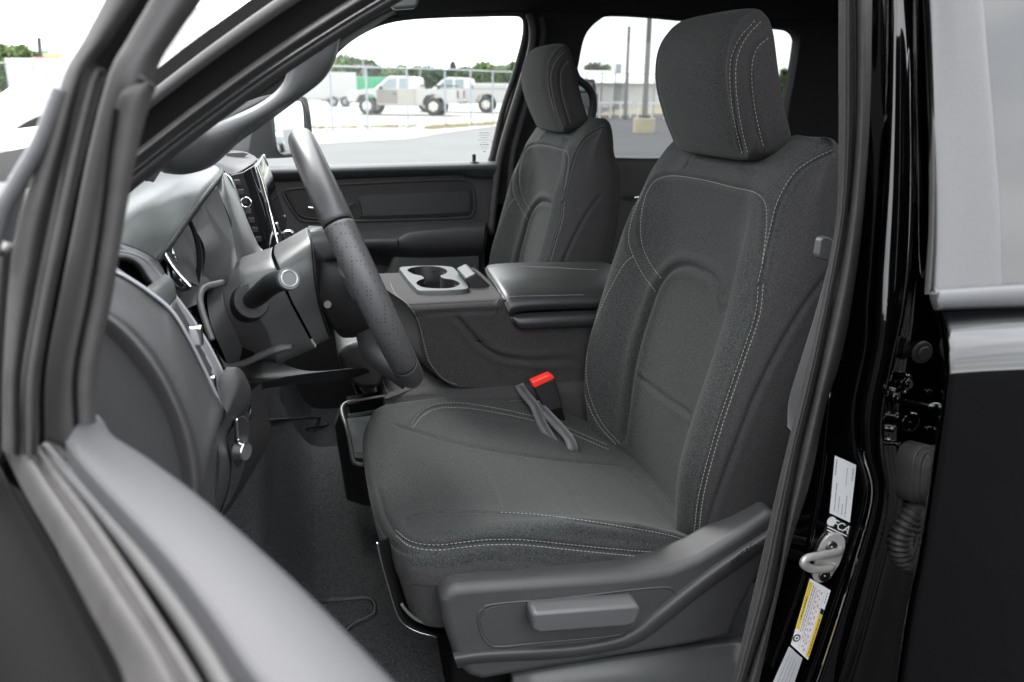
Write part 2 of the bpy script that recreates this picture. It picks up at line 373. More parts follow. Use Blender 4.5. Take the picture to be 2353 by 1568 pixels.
# cushion: rings in plan, rising over the edge, then inward
def cush():
    out = [(.115, -.262), (.085, -.235), (.068, -.16), (.063, -.06), (.063, .06), (.068, .16), (.085, .235), (.115, .262), (.20, .262), (.30, .258), (.40, .252), (.50, .240), (.575, .215), (.60, .10), (.60, -.10), (.575, -.215), (.50, -.245), (.40, -.258), (.30, -.264), (.20, -.266)]
    out = cr_spline(out, 200, True)
    def ztop(x, y):
        edge = np.interp(x, [.06, .12, .22, .32, .42, .52, .62], [1.060, 1.073, 1.078, 1.070, 1.050, 1.010, .98])
        mid = np.interp(x, [.06, .10, .16, .25, .35, .45, .55, .62], [1.050, 1.062, 1.060, 1.050, 1.030, 1.005, .985, .97])
        k = min(1, abs(y)/.235); k = k**3.2
        return mid*(1-k)+edge*k
    rows = []
    spine = lambda p: np.array([min(max(p[0], .20), .45), p[1]*.0])
    def seamz(x): return np.interp(x, [.06, .10, .14, .2, .3, .4, .5, .62], [1.052, 1.064, 1.060, 1.064, 1.040, 1.022, 1.004, .985])
    for k, zk in ((.90, 'b'), (.955, .941), (.975, .945), (.985, .953), (.99, .97), (.995, .995), (1.0, 1.015), (1.006, 's3'), (1.006, 's1'), (1.0, 's0'), (.993, 's+'), (.975, 't2'), (.95, 't1'), (.90, 't'), (.82, 't'), (.7, 't'), (.55, 't'), (.38, 't'), (.2, 't'), (.08, 't'), (.0, 't')):
        r = []
        for p in out:
            sp = spine(p); q = sp+(p-sp)*k; x, y = q; sz = seamz(p[0]) - .022
            zt = ztop(x, y)
            z = {'b': .945, 's3': sz-.025, 's1': sz-.010, 's0': sz, 's+': sz+.010, 't2': sz*.45+zt*.55-.002, 't1': sz*.10+zt*.90, 't': zt}.get(zk, zk)
            if not isinstance(zk, str): z = min(z, sz-.03)
            if z < 1.04: x += (1.04-z)*.22*min(1, max(0, (.2-x)/.12))
            r.append((x, YC+y, z))
        rows.append(r)
    a = np.array(rows); nu = 190
    g = np.stack([cr_spline(a[:, j], nu) for j in range(a.shape[1])], 1)
    # denser along the ring
    g2 = np.stack([cr_spline(g[i], 420, True) for i in range(nu)])
    return g2.reshape(-1, 3), nu, 420
v, f = shape_mesh(cush()); n = vnormals(v, f)
if n[150*420+5][2] < 0: n = -n; f = [q[::-1] for q in f]
b0 = bvh_of(v, f)
c_near = [(868, 1120), (885, 1180), (910, 1225), (945, 1250), (1000, 1258), (1060, 1252), (1120, 1246), (1200, 1246), (1300, 1256), (1400, 1266), (1500, 1274), (1570, 1272)]
c_up = [(925, 1205), (950, 1188), (985, 1180), (1060, 1178), (1150, 1180), (1230, 1185), (1330, 1197), (1430, 1212), (1520, 1228), (1575, 1242)]
c_far = [(945, 978), (970, 950), (1005, 934), (1060, 932), (1120, 940), (1200, 956), (1270, 975), (1330, 1000), (1400, 1030)]
c_mid = [(905, 975), (960, 992), (1050, 1018), (1120, 1032), (1200, 1045), (1300, 1058), (1400, 1066), (1440, 1072)]
t1 = [(1078, 1030), (1110, 1075), (1135, 1120), (1150, 1165)]
t2 = [(1205, 1045), (1240, 1080), (1290, 1130), (1345, 1185)]
rear = [(1440, 1070), (1480, 1110), (1530, 1165), (1575, 1215)]
v = carve(v, n, [path_on(b0, c_near)[0]], .0028, .0034, .0014, 3)
v = carve(v, n, [path_on(b0, s)[0] for s in (c_up, c_far)], .003, .0026, .0012, 3)
v = carve(v, n, [path_on(b0, c_mid)[0]], .0045, .0042, .0, 1.5)
v = carve(v, n, [path_on(b0, s)[0] for s in (t1, t2)], .0035, .0034, .0, 1.5)
v = carve(v, n, [path_on(b0, rear)[0]], .01, .004, .0, 1.5)
cu = link('seat_cushion', v, f, M['fabric'], seat)
cu.data.materials.append(M['fabric2'])
cz = np.array([v[list(q)].mean(0) for q in f])
sz_ = np.interp(cz[:, 0], [.06, .10, .14, .2, .3, .4, .5, .62], [1.052, 1.064, 1.060, 1.064, 1.040, 1.022, 1.004, .985])-.022
cu.data.polygons.foreach_set('material_index', (cz[:, 2] < sz_-.001).astype(np.int32))
bc = bvh_of(v, f)
stitches('stitching', bc, [sh(c_near, 0, -6)[2:], sh(c_near, 0, 7)[2:], [p for p in sh(c_up, 0, -2) if p[0] > 1120], sh(c_far, 0, -5), sh(c_far, 3, 6)], M['thread'], cu)
# plastic side shield with a ridge, a recessed panel and the height lever
so_ = [(1012, 1385), (1022, 1362), (1050, 1350), (1090, 1346), (1300, 1332), (1450, 1322), (1540, 1308), (1610, 1280), (1690, 1232), (1765, 1180), (1790, 1175), (1792, 1240), (1745, 1330), (1700, 1420), (1680, 1470), (1560, 1492), (1400, 1518), (1250, 1543), (1110, 1568), (1075, 1560), (1050, 1530), (1030, 1470), (1016, 1420)]
shd = poly_prism('side_shield', so_, .892, .06, M['plastic'], seat, .013)
shd.modifiers['b'].segments = 6
def band(name, pxs, Y, r, m, parent, flat=1., seg=10):
    return MB().tube([P(u, v_, Y) for u, v_ in pxs], r, seg, flat=flat, up=(0, 1, 0)).build(name, m, parent, smooth=True)
loft('shield_ridge', [[P(u, v_, .894) for u, v_ in [(1040, 1500), (1120, 1490), (1300, 1478), (1400, 1462), (1450, 1440), (1510, 1395), (1580, 1340), (1660, 1282), (1775, 1208)]],
                      [P(u, v_, .884) for u, v_ in [(1044, 1512), (1120, 1502), (1300, 1492), (1405, 1476), (1460, 1454), (1522, 1406), (1592, 1350), (1670, 1294), (1778, 1222)]],
                      [P(u, v_, .885) for u, v_ in [(1048, 1524), (1120, 1516), (1300, 1506), (1412, 1488), (1470, 1466), (1534, 1418), (1604, 1362), (1682, 1306), (1780, 1238)]],
                      [P(u, v_, .895) for u, v_ in [(1052, 1536), (1120, 1526), (1300, 1516), (1416, 1498), (1478, 1476), (1544, 1428), (1614, 1372), (1692, 1316), (1782, 1250)]]], M['plastic'], shd, 14, 70)
rim = [(1098, 1420), (1108, 1400), (1140, 1388), (1300, 1374), (1450, 1356), (1530, 1350), (1548, 1358), (1545, 1375), (1500, 1420), (1455, 1448), (1400, 1462), (1250, 1476), (1150, 1486), (1125, 1480), (1108, 1460)]
MB().tube([P(u, v_, .8915) for u, v_ in rim], .0016, 8, closed=True, step=160, up=(0, 1, 0)).build('panel_rim', M['plastic'], shd, smooth=True)
poly_prism('panel_recess', [(1102, 1424), (1112, 1404), (1142, 1392), (1300, 1378), (1450, 1360), (1528, 1354), (1542, 1360), (1500, 1414), (1452, 1443), (1400, 1457), (1250, 1471), (1150, 1481), (1126, 1475), (1110, 1458)], .8912, .02, M['plastic'], shd, .0006)
lv = poly_prism('height_lever', [(1222, 1412), (1235, 1408), (1460, 1391), (1474, 1396), (1472, 1412), (1462, 1436), (1440, 1443), (1240, 1458), (1224, 1450)], .862, .032, M['trim_l'], seat, .007)
# wire trim along the front lower edge and the lower valance
wire = [(866, 1246), (876, 1290), (893, 1350), (910, 1405), (928, 1434), (960, 1452), (1005, 1464)]
MB().tube(PP(wire, .945), .0014, 8, step=60).build('edge_trim', M['chrome'], seat, smooth=True)
loft('front_valance', [PP(wire, .946), PP([(u+9, v_-3) for u, v_ in wire], .950), PP([(u+24, v_-10) for u, v_ in wire], .975)], M['black'], seat, 8, 40, thick=.002)
MB().tube(PP([(922, 1388), (935, 1405), (955, 1422), (980, 1432), (1012, 1437)], .945), .0035, 8, flat=.6).build('cushion_edge', M['plastic_l'], seat, smooth=True)
# seat rails / base
MB().box((.36, YC, .80), (.40, .40, .16)).build('seat_base', M['black'], seat, .01)
loft('rail_cover', [PP([(1180, 1556), (1400, 1522), (1560, 1500), (1720, 1480)], .93), PP([(1180, 1700), (1400, 1690), (1560, 1680), (1720, 1670)], .93)], M['plastic_l'], seat, 4, 12, thick=.02)
def text_mesh(name, s, p, ax, up, size, mat_, parent, off=.0006, ext=.0002, align='CENTER'):
    cu_ = bpy.data.curves.new(name, 'FONT'); cu_.body = s; cu_.size = size; cu_.extrude = ext; cu_.align_x = align; cu_.align_y = 'CENTER'
    to = bpy.data.objects.new(name, cu_); COL.objects.link(to); dg = bpy.context.evaluated_depsgraph_get()
    me = bpy.data.meshes.new_from_object(to.evaluated_get(dg)); bpy.data.objects.remove(to)
    ax = nrm(ax); up = np.array(up, float); n_ = nrm(np.cross(ax, up)); up = np.cross(n_, ax)
    vs = [np.array(p)+ax*q.co.x+up*q.co.y+n_*(q.co.z+off) for q in me.vertices]
    o = link(name, vs, [tuple(pl.vertices) for pl in me.polygons], mat_, parent, False); bpy.data.meshes.remove(me); return o
pa_, pb_ = P(1690, 1283, .884), P(1720, 1258, .884)
text_mesh('lettering', 'AIRBAG', (pa_+pb_)/2, pb_-pa_, (0, 0, 1), .012, M['plastic_d'], shd, off=.003)

def copy_tree(o, parent=None, shift=None):
    c = o.copy(); COL.objects.link(c)
    if parent: c.parent = parent; c.matrix_parent_inverse = o.matrix_parent_inverse.copy()
    for ch in [x for x in o.children]: copy_tree(ch, c)
    return c
ps = copy_tree(seat); ps.location.y += .872
ps['label'] = 'dark grey cloth passenger seat beyond the centre console, beside the far door'; ps.name = 'passenger_seat'
seat['group'] = ps['group'] = 'front seats'

# ================================================================== CAB SHELL
cab = thing('truck_cab', 'black pickup truck cab with gloss pillars and dark headliner around the seats', 'truck', (.6, 1.62, .5))
# carpeted floor: flat tunnel side, toe board
cv = []
for y in (.84, .92, 1.0, 1.1, 1.2, 1.3, 1.4, 1.48, 1.6, 1.7, 1.82, 1.95, 2.2, 2.42):
    z0 = np.interp(y, [.84, 1.0, 1.2, 1.35, 1.45, 1.6, 1.7, 1.9, 2.42], [.70, .74, .80, .835, .87, .90, .88, .74, .70])
    cv.append([(1.9, y, z0-.06), (1.0, y, z0-.03), (.5, y, z0-.01), (.25, y, z0), (.10, y, z0+.002), (.0, y, z0+.004), (-.035, y, z0+.022), (-.06, y, z0+.065), (-.085, y, z0+.13), (-.105, y, z0+.19), (-.16, y, z0+.22), (-.25, y, z0+.30), (-.30, y, 1.3)])
loft('floor_carpet', cv, M['carpet'], cab, 60, 120)
# floor mat outline and step seen in the footwell
cbv, a_, b_ = loft_grid(cv, 60, 120); cbb = bvh_of(cbv, grid_faces(a_, b_)); me_ = [cast(cbb, u, v_) for u, v_ in [(700, 1384), (735, 1382), (790, 1378), (840, 1376), (858, 1384), (862, 1402), (855, 1416), (820, 1432), (800, 1448), (790, 1462)]]
MB().tube([h[0] for h in me_ if h], .0038, 8).build('mat_edging', M['plastic_d'], cab, smooth=True)
me_ = [cast(cbb, u, v_) for u, v_ in [(600, 968), (660, 964), (735, 960), (748, 966), (752, 978), (700, 985)]]
MB().tube([h[0] for h in me_ if h], .003, 8).build('mat_edging', M['plastic_d'], cab, smooth=True)
# roof: headliner + outer skin
rf = loft('headliner', [[(x, .86, z) for x, z in ((.28, 1.815), (.6, 1.86), (1.2, 1.875), (2.2, 1.86))]]+[[(x, y, z+dz) for x, z in ((.22, 1.85), (.6, 1.895), (1.2, 1.91), (2.2, 1.89))] for y, dz in ((.98, .005), (1.3, .02), (1.62, .025), (1.95, .02), (2.28, .005))]+[[(x, 2.42, z) for x, z in ((.28, 1.815), (.6, 1.845), (1.2, 1.845), (2.2, 1.84))]], M['headliner'], cab, 40, 30)
loft('roof_skin', [[(x, y, z+dz) for x, z in ((.20, 1.88), (.6, 1.94), (1.2, 1.95), (2.3, 1.93))] for y, dz in ((.80, -.05), (.9, -.005), (1.3, .02), (1.62, .03), (1.95, .02), (2.35, -.005), (2.45, -.05))], M['gloss'], cab, 30, 20)
MB().box((2.28, 1.62, 1.62), (.06, 1.7, .62)).box((2.28, 1.62, 1.0), (.06, 1.7, .9)).build('rear_wall', M['headliner'], cab, .02)
# far upper structure: header rail and B pillar of the passenger side with its windows cut out around the openings
YR = 2.44
def frame_strip(name, inner, outer, Y1, Y2, m, parent, n=80):
    """ring between a window edge and an outer boundary, with real thickness"""
    a = cr_spline([P(u, v_, Y1) for u, v_ in inner], n, True)
    return a
# passenger window opening and rear window opening (picture outlines on the inner panel plane)
WF = [(716, 372), (716, 250), (760, 128), (800, 92), (838, 68), (880, 50), (930, 40), (1000, 35), (1100, 32), (1180, 31), (1200, 36), (1208, 55), (1203, 99), (1180, 180), (1157, 249), (1140, 320), (1130, 366), (1128, 374), (900, 376)]
WR = [(1330, 362), (1326, 300), (1324, 240), (1325, 178), (1330, 150), (1340, 100), (1352, 72), (1376, 48), (1404, 36), (1480, 38), (1582, 47), (1700, 57), (1800, 66), (1826, 72), (1838, 88), (1837, 110), (1826, 180), (1812, 255), (1806, 330), (1800, 362), (1560, 362)]
def wall_with_holes(name, outer, holes, thick, m, parent, bevel=.012):
    bm = bmesh.new()
    def loop(pts):
        vs = [bm.verts.new(p) for p in pts]
        for i in range(len(vs)): bm.edges.new((vs[i], vs[(i+1) % len(vs)]))
    loop(outer)
    for h in holes: loop(h)
    bmesh.ops.triangle_fill(bm, use_beauty=True, use_dissolve=False, edges=bm.edges[:])
    r = bmesh.ops.extrude_face_region(bm, geom=bm.faces[:])
    for g in r['geom']:
        if isinstance(g, bmesh.types.BMVert): g.co.y += thick
    bmesh.ops.recalc_face_normals(bm, faces=bm.faces)
    me = bpy.data.meshes.new(name); bm.to_mesh(me); bm.free()
    o = bpy.data.objects.new(name, me); COL.objects.link(o); o.parent = parent; o.matrix_parent_inverse = Matrix.Translation(-parent.location) if parent.parent is None else o.matrix_parent_inverse
    me.materials.append(m)
    if bevel:
        md = o.modifiers.new('b', 'BEVEL'); md.width = bevel; md.segments = 3; md.limit_method = 'ANGLE'; md.angle_limit = R_(50)
        me.polygons.foreach_set('use_smooth', [True]*len(me.polygons)); o.modifiers.new('w', 'WEIGHTED_NORMAL')
    return o
def smooth_loop(pts, n): return list(cr_spline([np.array(p) for p in pts], n, True))
UP_O = [P(u, v_, YR) for u, v_ in [(1212, 385), (1212, -60)]]
# body side above the belt, behind the front door: B pillar, roof rail and C pillar
zb = P(1330, 362, YR)[2]
pl = P(1135, 372, YR)[0]; ptop = P(1215, 20, YR)
bp_ = [np.array((pl, YR, 1.30)), P(1128, 372, YR), P(1152, 300, YR), P(1180, 210, YR), P(1207, 110, YR), P(1216, 60, YR), P(1210, 36, YR), P(1190, 28, YR), P(1000, 32, YR), P(900, 44, YR), P(800, 86, YR), P(740, 122, YR), P(735, 60, YR), P(860, -40, YR), P(1000, -60, YR), np.array((2.25, YR, 1.95)), np.array((2.25, YR, 1.30))]
wall_with_holes('side_wall', bp_, [cr_spline([P(u, v_, YR) for u, v_ in WR], 90, True)], .05, M['headliner'], cab, .008)
MB().add([P(1300, 385, YR+.03), P(1870, 385, YR+.03), P(1870, 30, YR+.03), P(1300, 10, YR+.03)], [(0, 1, 2, 3)]).build('rear_window', M['glass_t'], cab)
MB().box((.9, YR+.06, .9), (2.9, .05, 1.02)).build('body_side', M['gloss'], cab, .01)
MB().box((.9, YR-.02, .85), (2.7, .04, .5)).build('lower_trim', M['plastic_d'], cab, .01)
MB().box((.9, 1.6, .56), (2.9, 1.75, .06)).build('floor_pan', M['black'], cab, .01)
# trim roll along the B pillar edge
MB().tube([P(u, v_, 2.415) for u, v_ in [(1216, 30), (1224, 60), (1222, 110), (1200, 190), (1172, 280), (1150, 360), (1138, 440), (1128, 540)]], .012, 12).build('door_seal', M['rubber'], cab, smooth=True)
MB().tube([P(u, v_, 2.40) for u, v_ in [(1244, 40), (1250, 70), (1242, 130), (1222, 200), (1196, 290), (1176, 380), (1165, 560)]], .018, 12, flat=.5).build('pillar_trim', M['headliner'], cab, smooth=True)
MB().tube([P(u, v_, 2.35) for u, v_ in [(1318, 160), (1328, 182), (1350, 200), (1362, 222), (1363, 250), (1358, 275)]], .014, 12, flat=.8).tube([P(u, v_, 2.37) for u, v_ in [(1300, 120), (1308, 150), (1318, 176), (1322, 215), (1318, 262), (1314, 300)]], .012, 10).build('grab_handle', M['plastic_d'], cab, smooth=True)
loft('window_sill', [PP([(1410, 358), (1480, 359), (1600, 359)], 2.47), PP([(1408, 362), (1480, 363), (1600, 363)], 2.42), PP([(1405, 374), (1480, 375), (1600, 375)], 2.38), PP([(1405, 384), (1480, 386), (1600, 386)], 2.37), PP([(1405, 640), (1480, 640), (1900, 640)], 2.37)], M['plastic'], cab, 20, 10)
MB().bar(P(1455, 455, 2.33), P(1500, 450, 2.33), .01, .01).build('door_pull', M['chrome'], cab, .003)
# overhead visor corner, seen at the top edge
poly_prism('sun_visor', [(905, 22), (958, 18), (966, -10), (960, -30), (880, -30)], 1.55, .03, M['plastic_l'], cab, .006)

# ---- near A pillar: profile strips running up and back
AY = .82
def strip(name, e1, e2, m, parent=cab, bulge=.0, Y1=AY, Y2=AY, n=6):
    """e1/e2: upper and lower edge polylines"""
    a = cr_spline([P(u, v_, Y1) for u, v_ in e1], 40); b = cr_spline([P(u, v_, Y2) for u, v_ in e2], 40)
    cs = []
    for t in np.linspace(0, 1, n):
        c = a+(b-a)*t; c[:, 1] -= bulge*math.sin(math.pi*t); cs.append(c)
    o = loft(name, cs, m, parent, n*3, 40, thick=.003); return o
def slope(y478, k=.69, xs=(240, 320, 478, 640, 804, 980), curve=0.0): return [(x, y478-(x-478)*k+curve*(x-478)**2) for x in xs]
def cb(off, k=-.74, q=.0002, xs=(200, 300, 400, 478, 581, 684, 804, 900, 1000)): return [(x, 236+off+k*(x-478)+q*(x-478)**2) for x in xs]
strip('drip_channel', cb(-166), cb(-126), M['black'], Y1=.80, Y2=.79)
strip('pillar_flange', cb(-127), cb(-86), M['rubber'], bulge=.004, Y1=.785, Y2=.785)
strip('pillar_recess', cb(-87), cb(-12), M['black'], Y1=.80, Y2=.80)
strip('pillar_seal', cb(-18), cb(20), M['rubber_l'], bulge=.020, Y1=.80, Y2=.80, n=8)
strip('pillar_trim', cb(20), cb(38, -.745), M['plastic'], bulge=.008, Y1=.815, Y2=.82)
strip('pillar_trim', cb(37, -.745), cb(65, -.76), M['plastic'], bulge=.006, Y1=.822, Y2=.835)
# the big inner pillar trim with its assist handle
hin = [(700, 60), (684, 110), (672, 140), (664, 185), (639, 219), (595, 250), (547, 273), (506, 291), (480, 299), (462, 297), (430, 308), (340, 375), (322, 410)]
hmid = [(735, 70), (705, 118), (690, 152), (672, 200), (646, 230), (600, 262), (552, 287), (512, 308), (485, 318), (462, 320), (430, 334), (366, 374), (330, 412)]
hlow = [(765, 60), (755, 125), (735, 160), (705, 195), (668, 225), (610, 262), (560, 300), (520, 332), (485, 352), (450, 366), (410, 376), (372, 380), (335, 410)]
hout = [(782, 60), (769, 99), (762, 133), (735, 178), (684, 219), (615, 270), (547, 318), (513, 349), (478, 376), (427, 391), (386, 390), (366, 386), (345, 414)]
gh = loft('assist_handle', [PP(hin, 1.00), PP(hin, .955), PP(hmid, .945), PP(hlow, .955), PP(hout, .975), PP(hout, 1.02)], M['trim_l'], cab, 40, 110, thick=.004)
loft('windshield_corner_trim', [PP([(690, 90), (600, 170), (500, 240), (400, 310)], 1.02), PP([(700, 100), (655, 165), (600, 175), (520, 220), (400, 320)], 1.06)], M['headliner'], cab, 6, 40, thick=.004)
loft('windshield_corner_trim', [PP([(632, 215), (590, 238), (545, 262), (470, 305), (420, 330)], 1.10), PP([(600, 222), (560, 236), (520, 250), (470, 280), (420, 315)], 1.25)], M['headliner'], cab, 6, 40, thick=.004)
# windshield, cowl, front structure
we = [(640, -40), (581, 0), (470, 80), (359, 160), (230, 215), (72, 275), (0, 325), (-90, 385)]
wsil = [(330, -90), (268, 0), (218, 58), (172, 116), (146, 142), (122, 164), (10, 240), (-110, 320)]
r0_ = np.array(PP(we, .80)); r2_ = np.array(PP(wsil, 1.25))
r1_ = r0_*.45+r2_*.55+np.array([-.012, -.05, .006]); r1b = r0_*.75+r2_*.25+np.array([-.006, -.035, .004])
fl = lambda r: np.column_stack([r[:, 0], 3.24-r[:, 1], r[:, 2]])
loft('windshield', [r0_, r1b, r1_, r2_, r2_+np.array([-.02, .37, 0]), fl(r2_), fl(r1_), fl(r1b), fl(r0_)], M['glass_ws'], cab, 60, 40)
MB().box((-.55, 1.62, 1.28), (.3, 1.75, .40)).build('cowl', M['black'], cab, .02)
loft('far_pillar', [[(-.36, 2.43, 1.50), (-.1, 2.42, 1.67), (.2, 2.41, 1.85), (.45, 2.40, 1.93)], [(-.30, 2.40, 1.50), (-.05, 2.39, 1.655), (.24, 2.38, 1.83), (.50, 2.38, 1.91)], [(-.24, 2.44, 1.50), (0.0, 2.44, 1.66), (.28, 2.44, 1.83), (.55, 2.44, 1.90)]], M['plastic_d'], cab, 12, 20, thick=.01)
MB().box((-.42, .745, 1.02), (.34, .07, .84)).build('cowl_side', M['gloss'], cab, .015)
MB().box((-.40, .80, 1.43), (.26, .16, .05)).build('cowl_cap', M['plastic_d'], cab, .012)
# bonnet and wing beyond the open door
hood = loft('bonnet', [[(-.45, y, 1.47), (-.8, y, 1.465), (-1.2, y, 1.45), (-1.7, y, 1.42), (-1.95, y, 1.30)] if .75 < y < 2.5 else [(-.55, y, 1.44), (-.8, y, 1.42), (-1.2, y, 1.38), (-1.7, y, 1.32), (-1.9, y, 1.22)] for y in (.62, .70, .80, 1.1, 1.62, 2.1, 2.4, 2.55, 2.63)], M['gloss'], cab, 40, 40)
loft('wing_panel', [[(-.40, .64, 1.46), (-.8, .64, 1.43), (-1.2, .64, 1.39), (-1.9, .66, 1.25)], [(-.40, .60, 1.38), (-.8, .58, 1.36), (-1.2, .58, 1.33), (-1.9, .60, 1.2)], [(-.40, .58, 1.1), (-.8, .55, 1.1), (-1.2, .55, 1.1), (-1.9, .58, 1.0)], [(-.40, .6, .6), (-.8, .58, .6), (-1.2, .58, .6), (-1.9, .6, .6)]], M['gloss'], cab, 30, 30)

# ---- near B pillar: seals, painted steps, hardware
def vloft(name, cols, m, parent=cab, nu=30, nv=90, thick=0): return loft(name, [PP(c) for c in cols], m, parent, nu, nv, thick=thick)
# every column lists (u, v, Y) from the top down
def col(pts, Y): return [(u, v_, Y) for u, v_ in pts]
def colt(pts, Y, k=.075): return [(u, v_, Y+k*max(0, 740-v_)/740) for u, v_ in pts]
SL = [(1927, -80), (1927, 150), (1927, 350), (1923, 490), (1905, 600), (1878, 740), (1845, 880), (1813, 1009), (1776, 1166), (1734, 1349), (1682, 1568), (1655, 1680)]
SM = [(1966, -80), (1968, 150), (1966, 300), (1955, 450), (1938, 575), (1904, 747), (1872, 900), (1839, 1035), (1808, 1200), (1776, 1375), (1716, 1568), (1690, 1680)]
SR = [(2005, -80), (2001, 200), (1993, 375), (1978, 550), (1949, 747), (1925, 850), (1896, 941), (1860, 1114), (1818, 1245), (1781, 1402), (1744, 1568), (1715, 1680)]
def mixc(a, b, t): return [(p[0]+(q[0]-p[0])*t, p[1]+(q[1]-p[1])*t) for p, q in zip(a, b)]
ribs = []
for i, t in enumerate(np.linspace(0, 1, 9)): ribs.append(col(mixc(SL, SM, t*.96), .775-.014*math.sin(math.pi*t)-(.0025 if i % 2 else 0)))
vloft('seal_lip', [col([(u+6, v_) for u, v_ in SL], .83)]+ribs, M['rubber'], nu=60)
vloft('door_seal', [col(mixc(SM, SR, t), .770-.022*math.sin(math.pi*t)**.7) for t in np.linspace(0, 1, 9)], M['rubber_l'], nu=40)
# black painted channel beside the seal, crease, and the convex outer step that mirrors the sky
A0 = [(1975, -80), (1972, 200), (1964, 375), (1950, 550), (1921, 747), (1900, 850), (1868, 941), (1832, 1114), (1790, 1245), (1753, 1402), (1716, 1568), (1690, 1680)]
A1 = [(2032, -80), (2030, 200), (2024, 420), (2012, 600), (2004, 700), (1998, 800), (1972, 930), (1972, 1035), (1990, 1140), (1950, 1297), (1884, 1500), (1822, 1680)]
A2 = [(2040, -80), (2037, 200), (2030, 420), (2020, 600), (2014, 720), (2007, 799), (1981, 930), (1981, 1035), (2000, 1140), (1960, 1297), (1893, 1510), (1832, 1680)]
A3 = [(2068, -80), (2067, 200), (2064, 420), (2056, 600), (2046, 720), (2032, 810), (2005, 940), (2003, 1035), (2020, 1140), (1985, 1297), (1917, 1520), (1860, 1680)]
A4 = [(2096, -80), (2097, 200), (2098, 420), (2092, 600), (2078, 720), (2058, 815), (2034, 940), (2030, 1040), (2042, 1150), (2010, 1300), (1950, 1520), (1895, 1680)]
A5 = [(2150, -80), (2165, 200), (2178, 420), (2182, 600), (2190, 720), (2215, 815), (2215, 940), (2200, 1040), (2180, 1150), (2150, 1300), (2100, 1520), (2080, 1680)]
PILC = [col(A0, .795), col(mixc(A0, A1, .35), .800), col(A1, .792), colt(A2, .742), colt(mixc(A2, A3, .3), .728), colt(A3, .722), colt(mixc(A3, A4, .6), .722), colt(A4, .730), colt(mixc(A4, A5, .12), .775), col(mixc(A4, A5, .5), .782), col(A5, .785)]
pillar = vloft('pillar_panel', PILC, M['gloss'], nu=90, nv=160)
vpl, a_, b_ = loft_grid([PP(c) for c in PILC], 90, 160); pb = bvh_of(vpl, grid_faces(a_, b_))
def on(u, v_, off=.001):
    h = cast(pb, u, v_); p, n_ = h; 
    if np.dot(n_, np.array([0, 0, H])-p) < 0: n_ = -n_
    return p+n_*off, n_
# inner lower sill line highlight
MB().tube([on(u, v_, .001)[0] for u, v_ in [(1905, 900), (1896, 1000), (1888, 1080), (1868, 1200), (1846, 1310), (1806, 1430), (1770, 1530)]], .0035, 8).build('weld_flange', M['gloss'], cab, smooth=True)
for q in ((2012, 1600), ):
    pass
# plugs and bolts
def disc_stack(name, u, v_, rings, m, parent=cab, off=0):
    p, n_ = on(u, v_); mb = MB()
    for r, h0, h1 in rings: mb.cyl(p+n_*(off+h0), p+n_*(off+h1), r, r*.92)
    return mb.build(name, m, parent, .001)
disc_stack('rubber_plug', 2115, 809, [(.014, 0, .004), (.0085, .004, .007)], M['rubber'])
for u, v_ in ((2075, 880), (2087, 968)):
    p, n_ = on(u, v_); hg = MB().torus(p+n_*.002, .0105, .002, n_).cyl(p, p+n_*.006, .0085, .0075, 6).cyl(p, p+n_*.009, .0045, .004)
    hg.build('hinge_bolt', M['gloss'], cab, 0)
a = on(2052, 920, .006)[0]; b = P(2150, 932, .70)
MB().tube([a, a+(b-a)*.3, a+(b-a)*.7, b+np.array([0, 0, -.001])], [.0075, .006, .006, .008], 12, flat=.5).tube([on(2045, 905, .004)[0], on(2044, 945, .004)[0]], .004, 8, False).build('check_strap', M['gloss'], cab, smooth=True)
for u, v_, r in ((2050, 897, .004), (2055, 955, .005), (2048, 985, .005), (2130, 900, .0045), (2130, 985, .005), (2040, 1010, .004), (2060, 1020, .0035)):
    p, n_ = on(u, v_); MB().cyl(p-n_*.002, p+n_*.003, r, r*.8).build('bolt_head', M['gloss'], cab, .0008)
# wiring boot and corrugated hose to the rear door
p, n_ = on(2110, 1085)
mb = MB()
c0 = P(2118, 1090, .74); ax_ = nrm([.35, -1, .12])
for i, (r, h) in enumerate(((.026, 0), (.027, .006), (.023, .009), (.0235, .014), (.019, .017), (.0195, .024), (.015, .028))):
    pass
prof = [(.030, -.02), (.030, .0), (.0275, .003), (.0275, .008), (.024, .010), (.024, .015), (.0205, .017), (.0205, .028), (.012, .030)]
ring = []
for r, h in prof:
    c = c0+ax_*h
    s1 = nrm(np.cross(ax_, (0, 0, 1))); s2 = np.cross(s1, ax_)
    ring.append([c+s1*r*.72*math.copysign(abs(math.cos(t))**.7, math.cos(t))+s2*r*1.18*math.copysign(abs(math.sin(t))**.7, math.sin(t)) for t in np.linspace(0, 2*math.pi, 16, endpoint=False)])
loft('wiring_boot', ring, M['rubber'], cab, 60, 48, True)
hp = cr_spline(PP([(2128, 1130), (2112, 1160), (2090, 1190), (2072, 1225), (2068, 1258), (2078, 1285), (2098, 1298)], .742), 90)
MB().tube(hp, [.011+(.0035 if i % 5 in (1, 2) else 0) for i in range(90)], 16, False).build('corrugated_hose', M['rubber'], cab, smooth=True)
# small reflection dimples
for u, v_ in ((2062, 1055), (2050, 1075)):
    pass
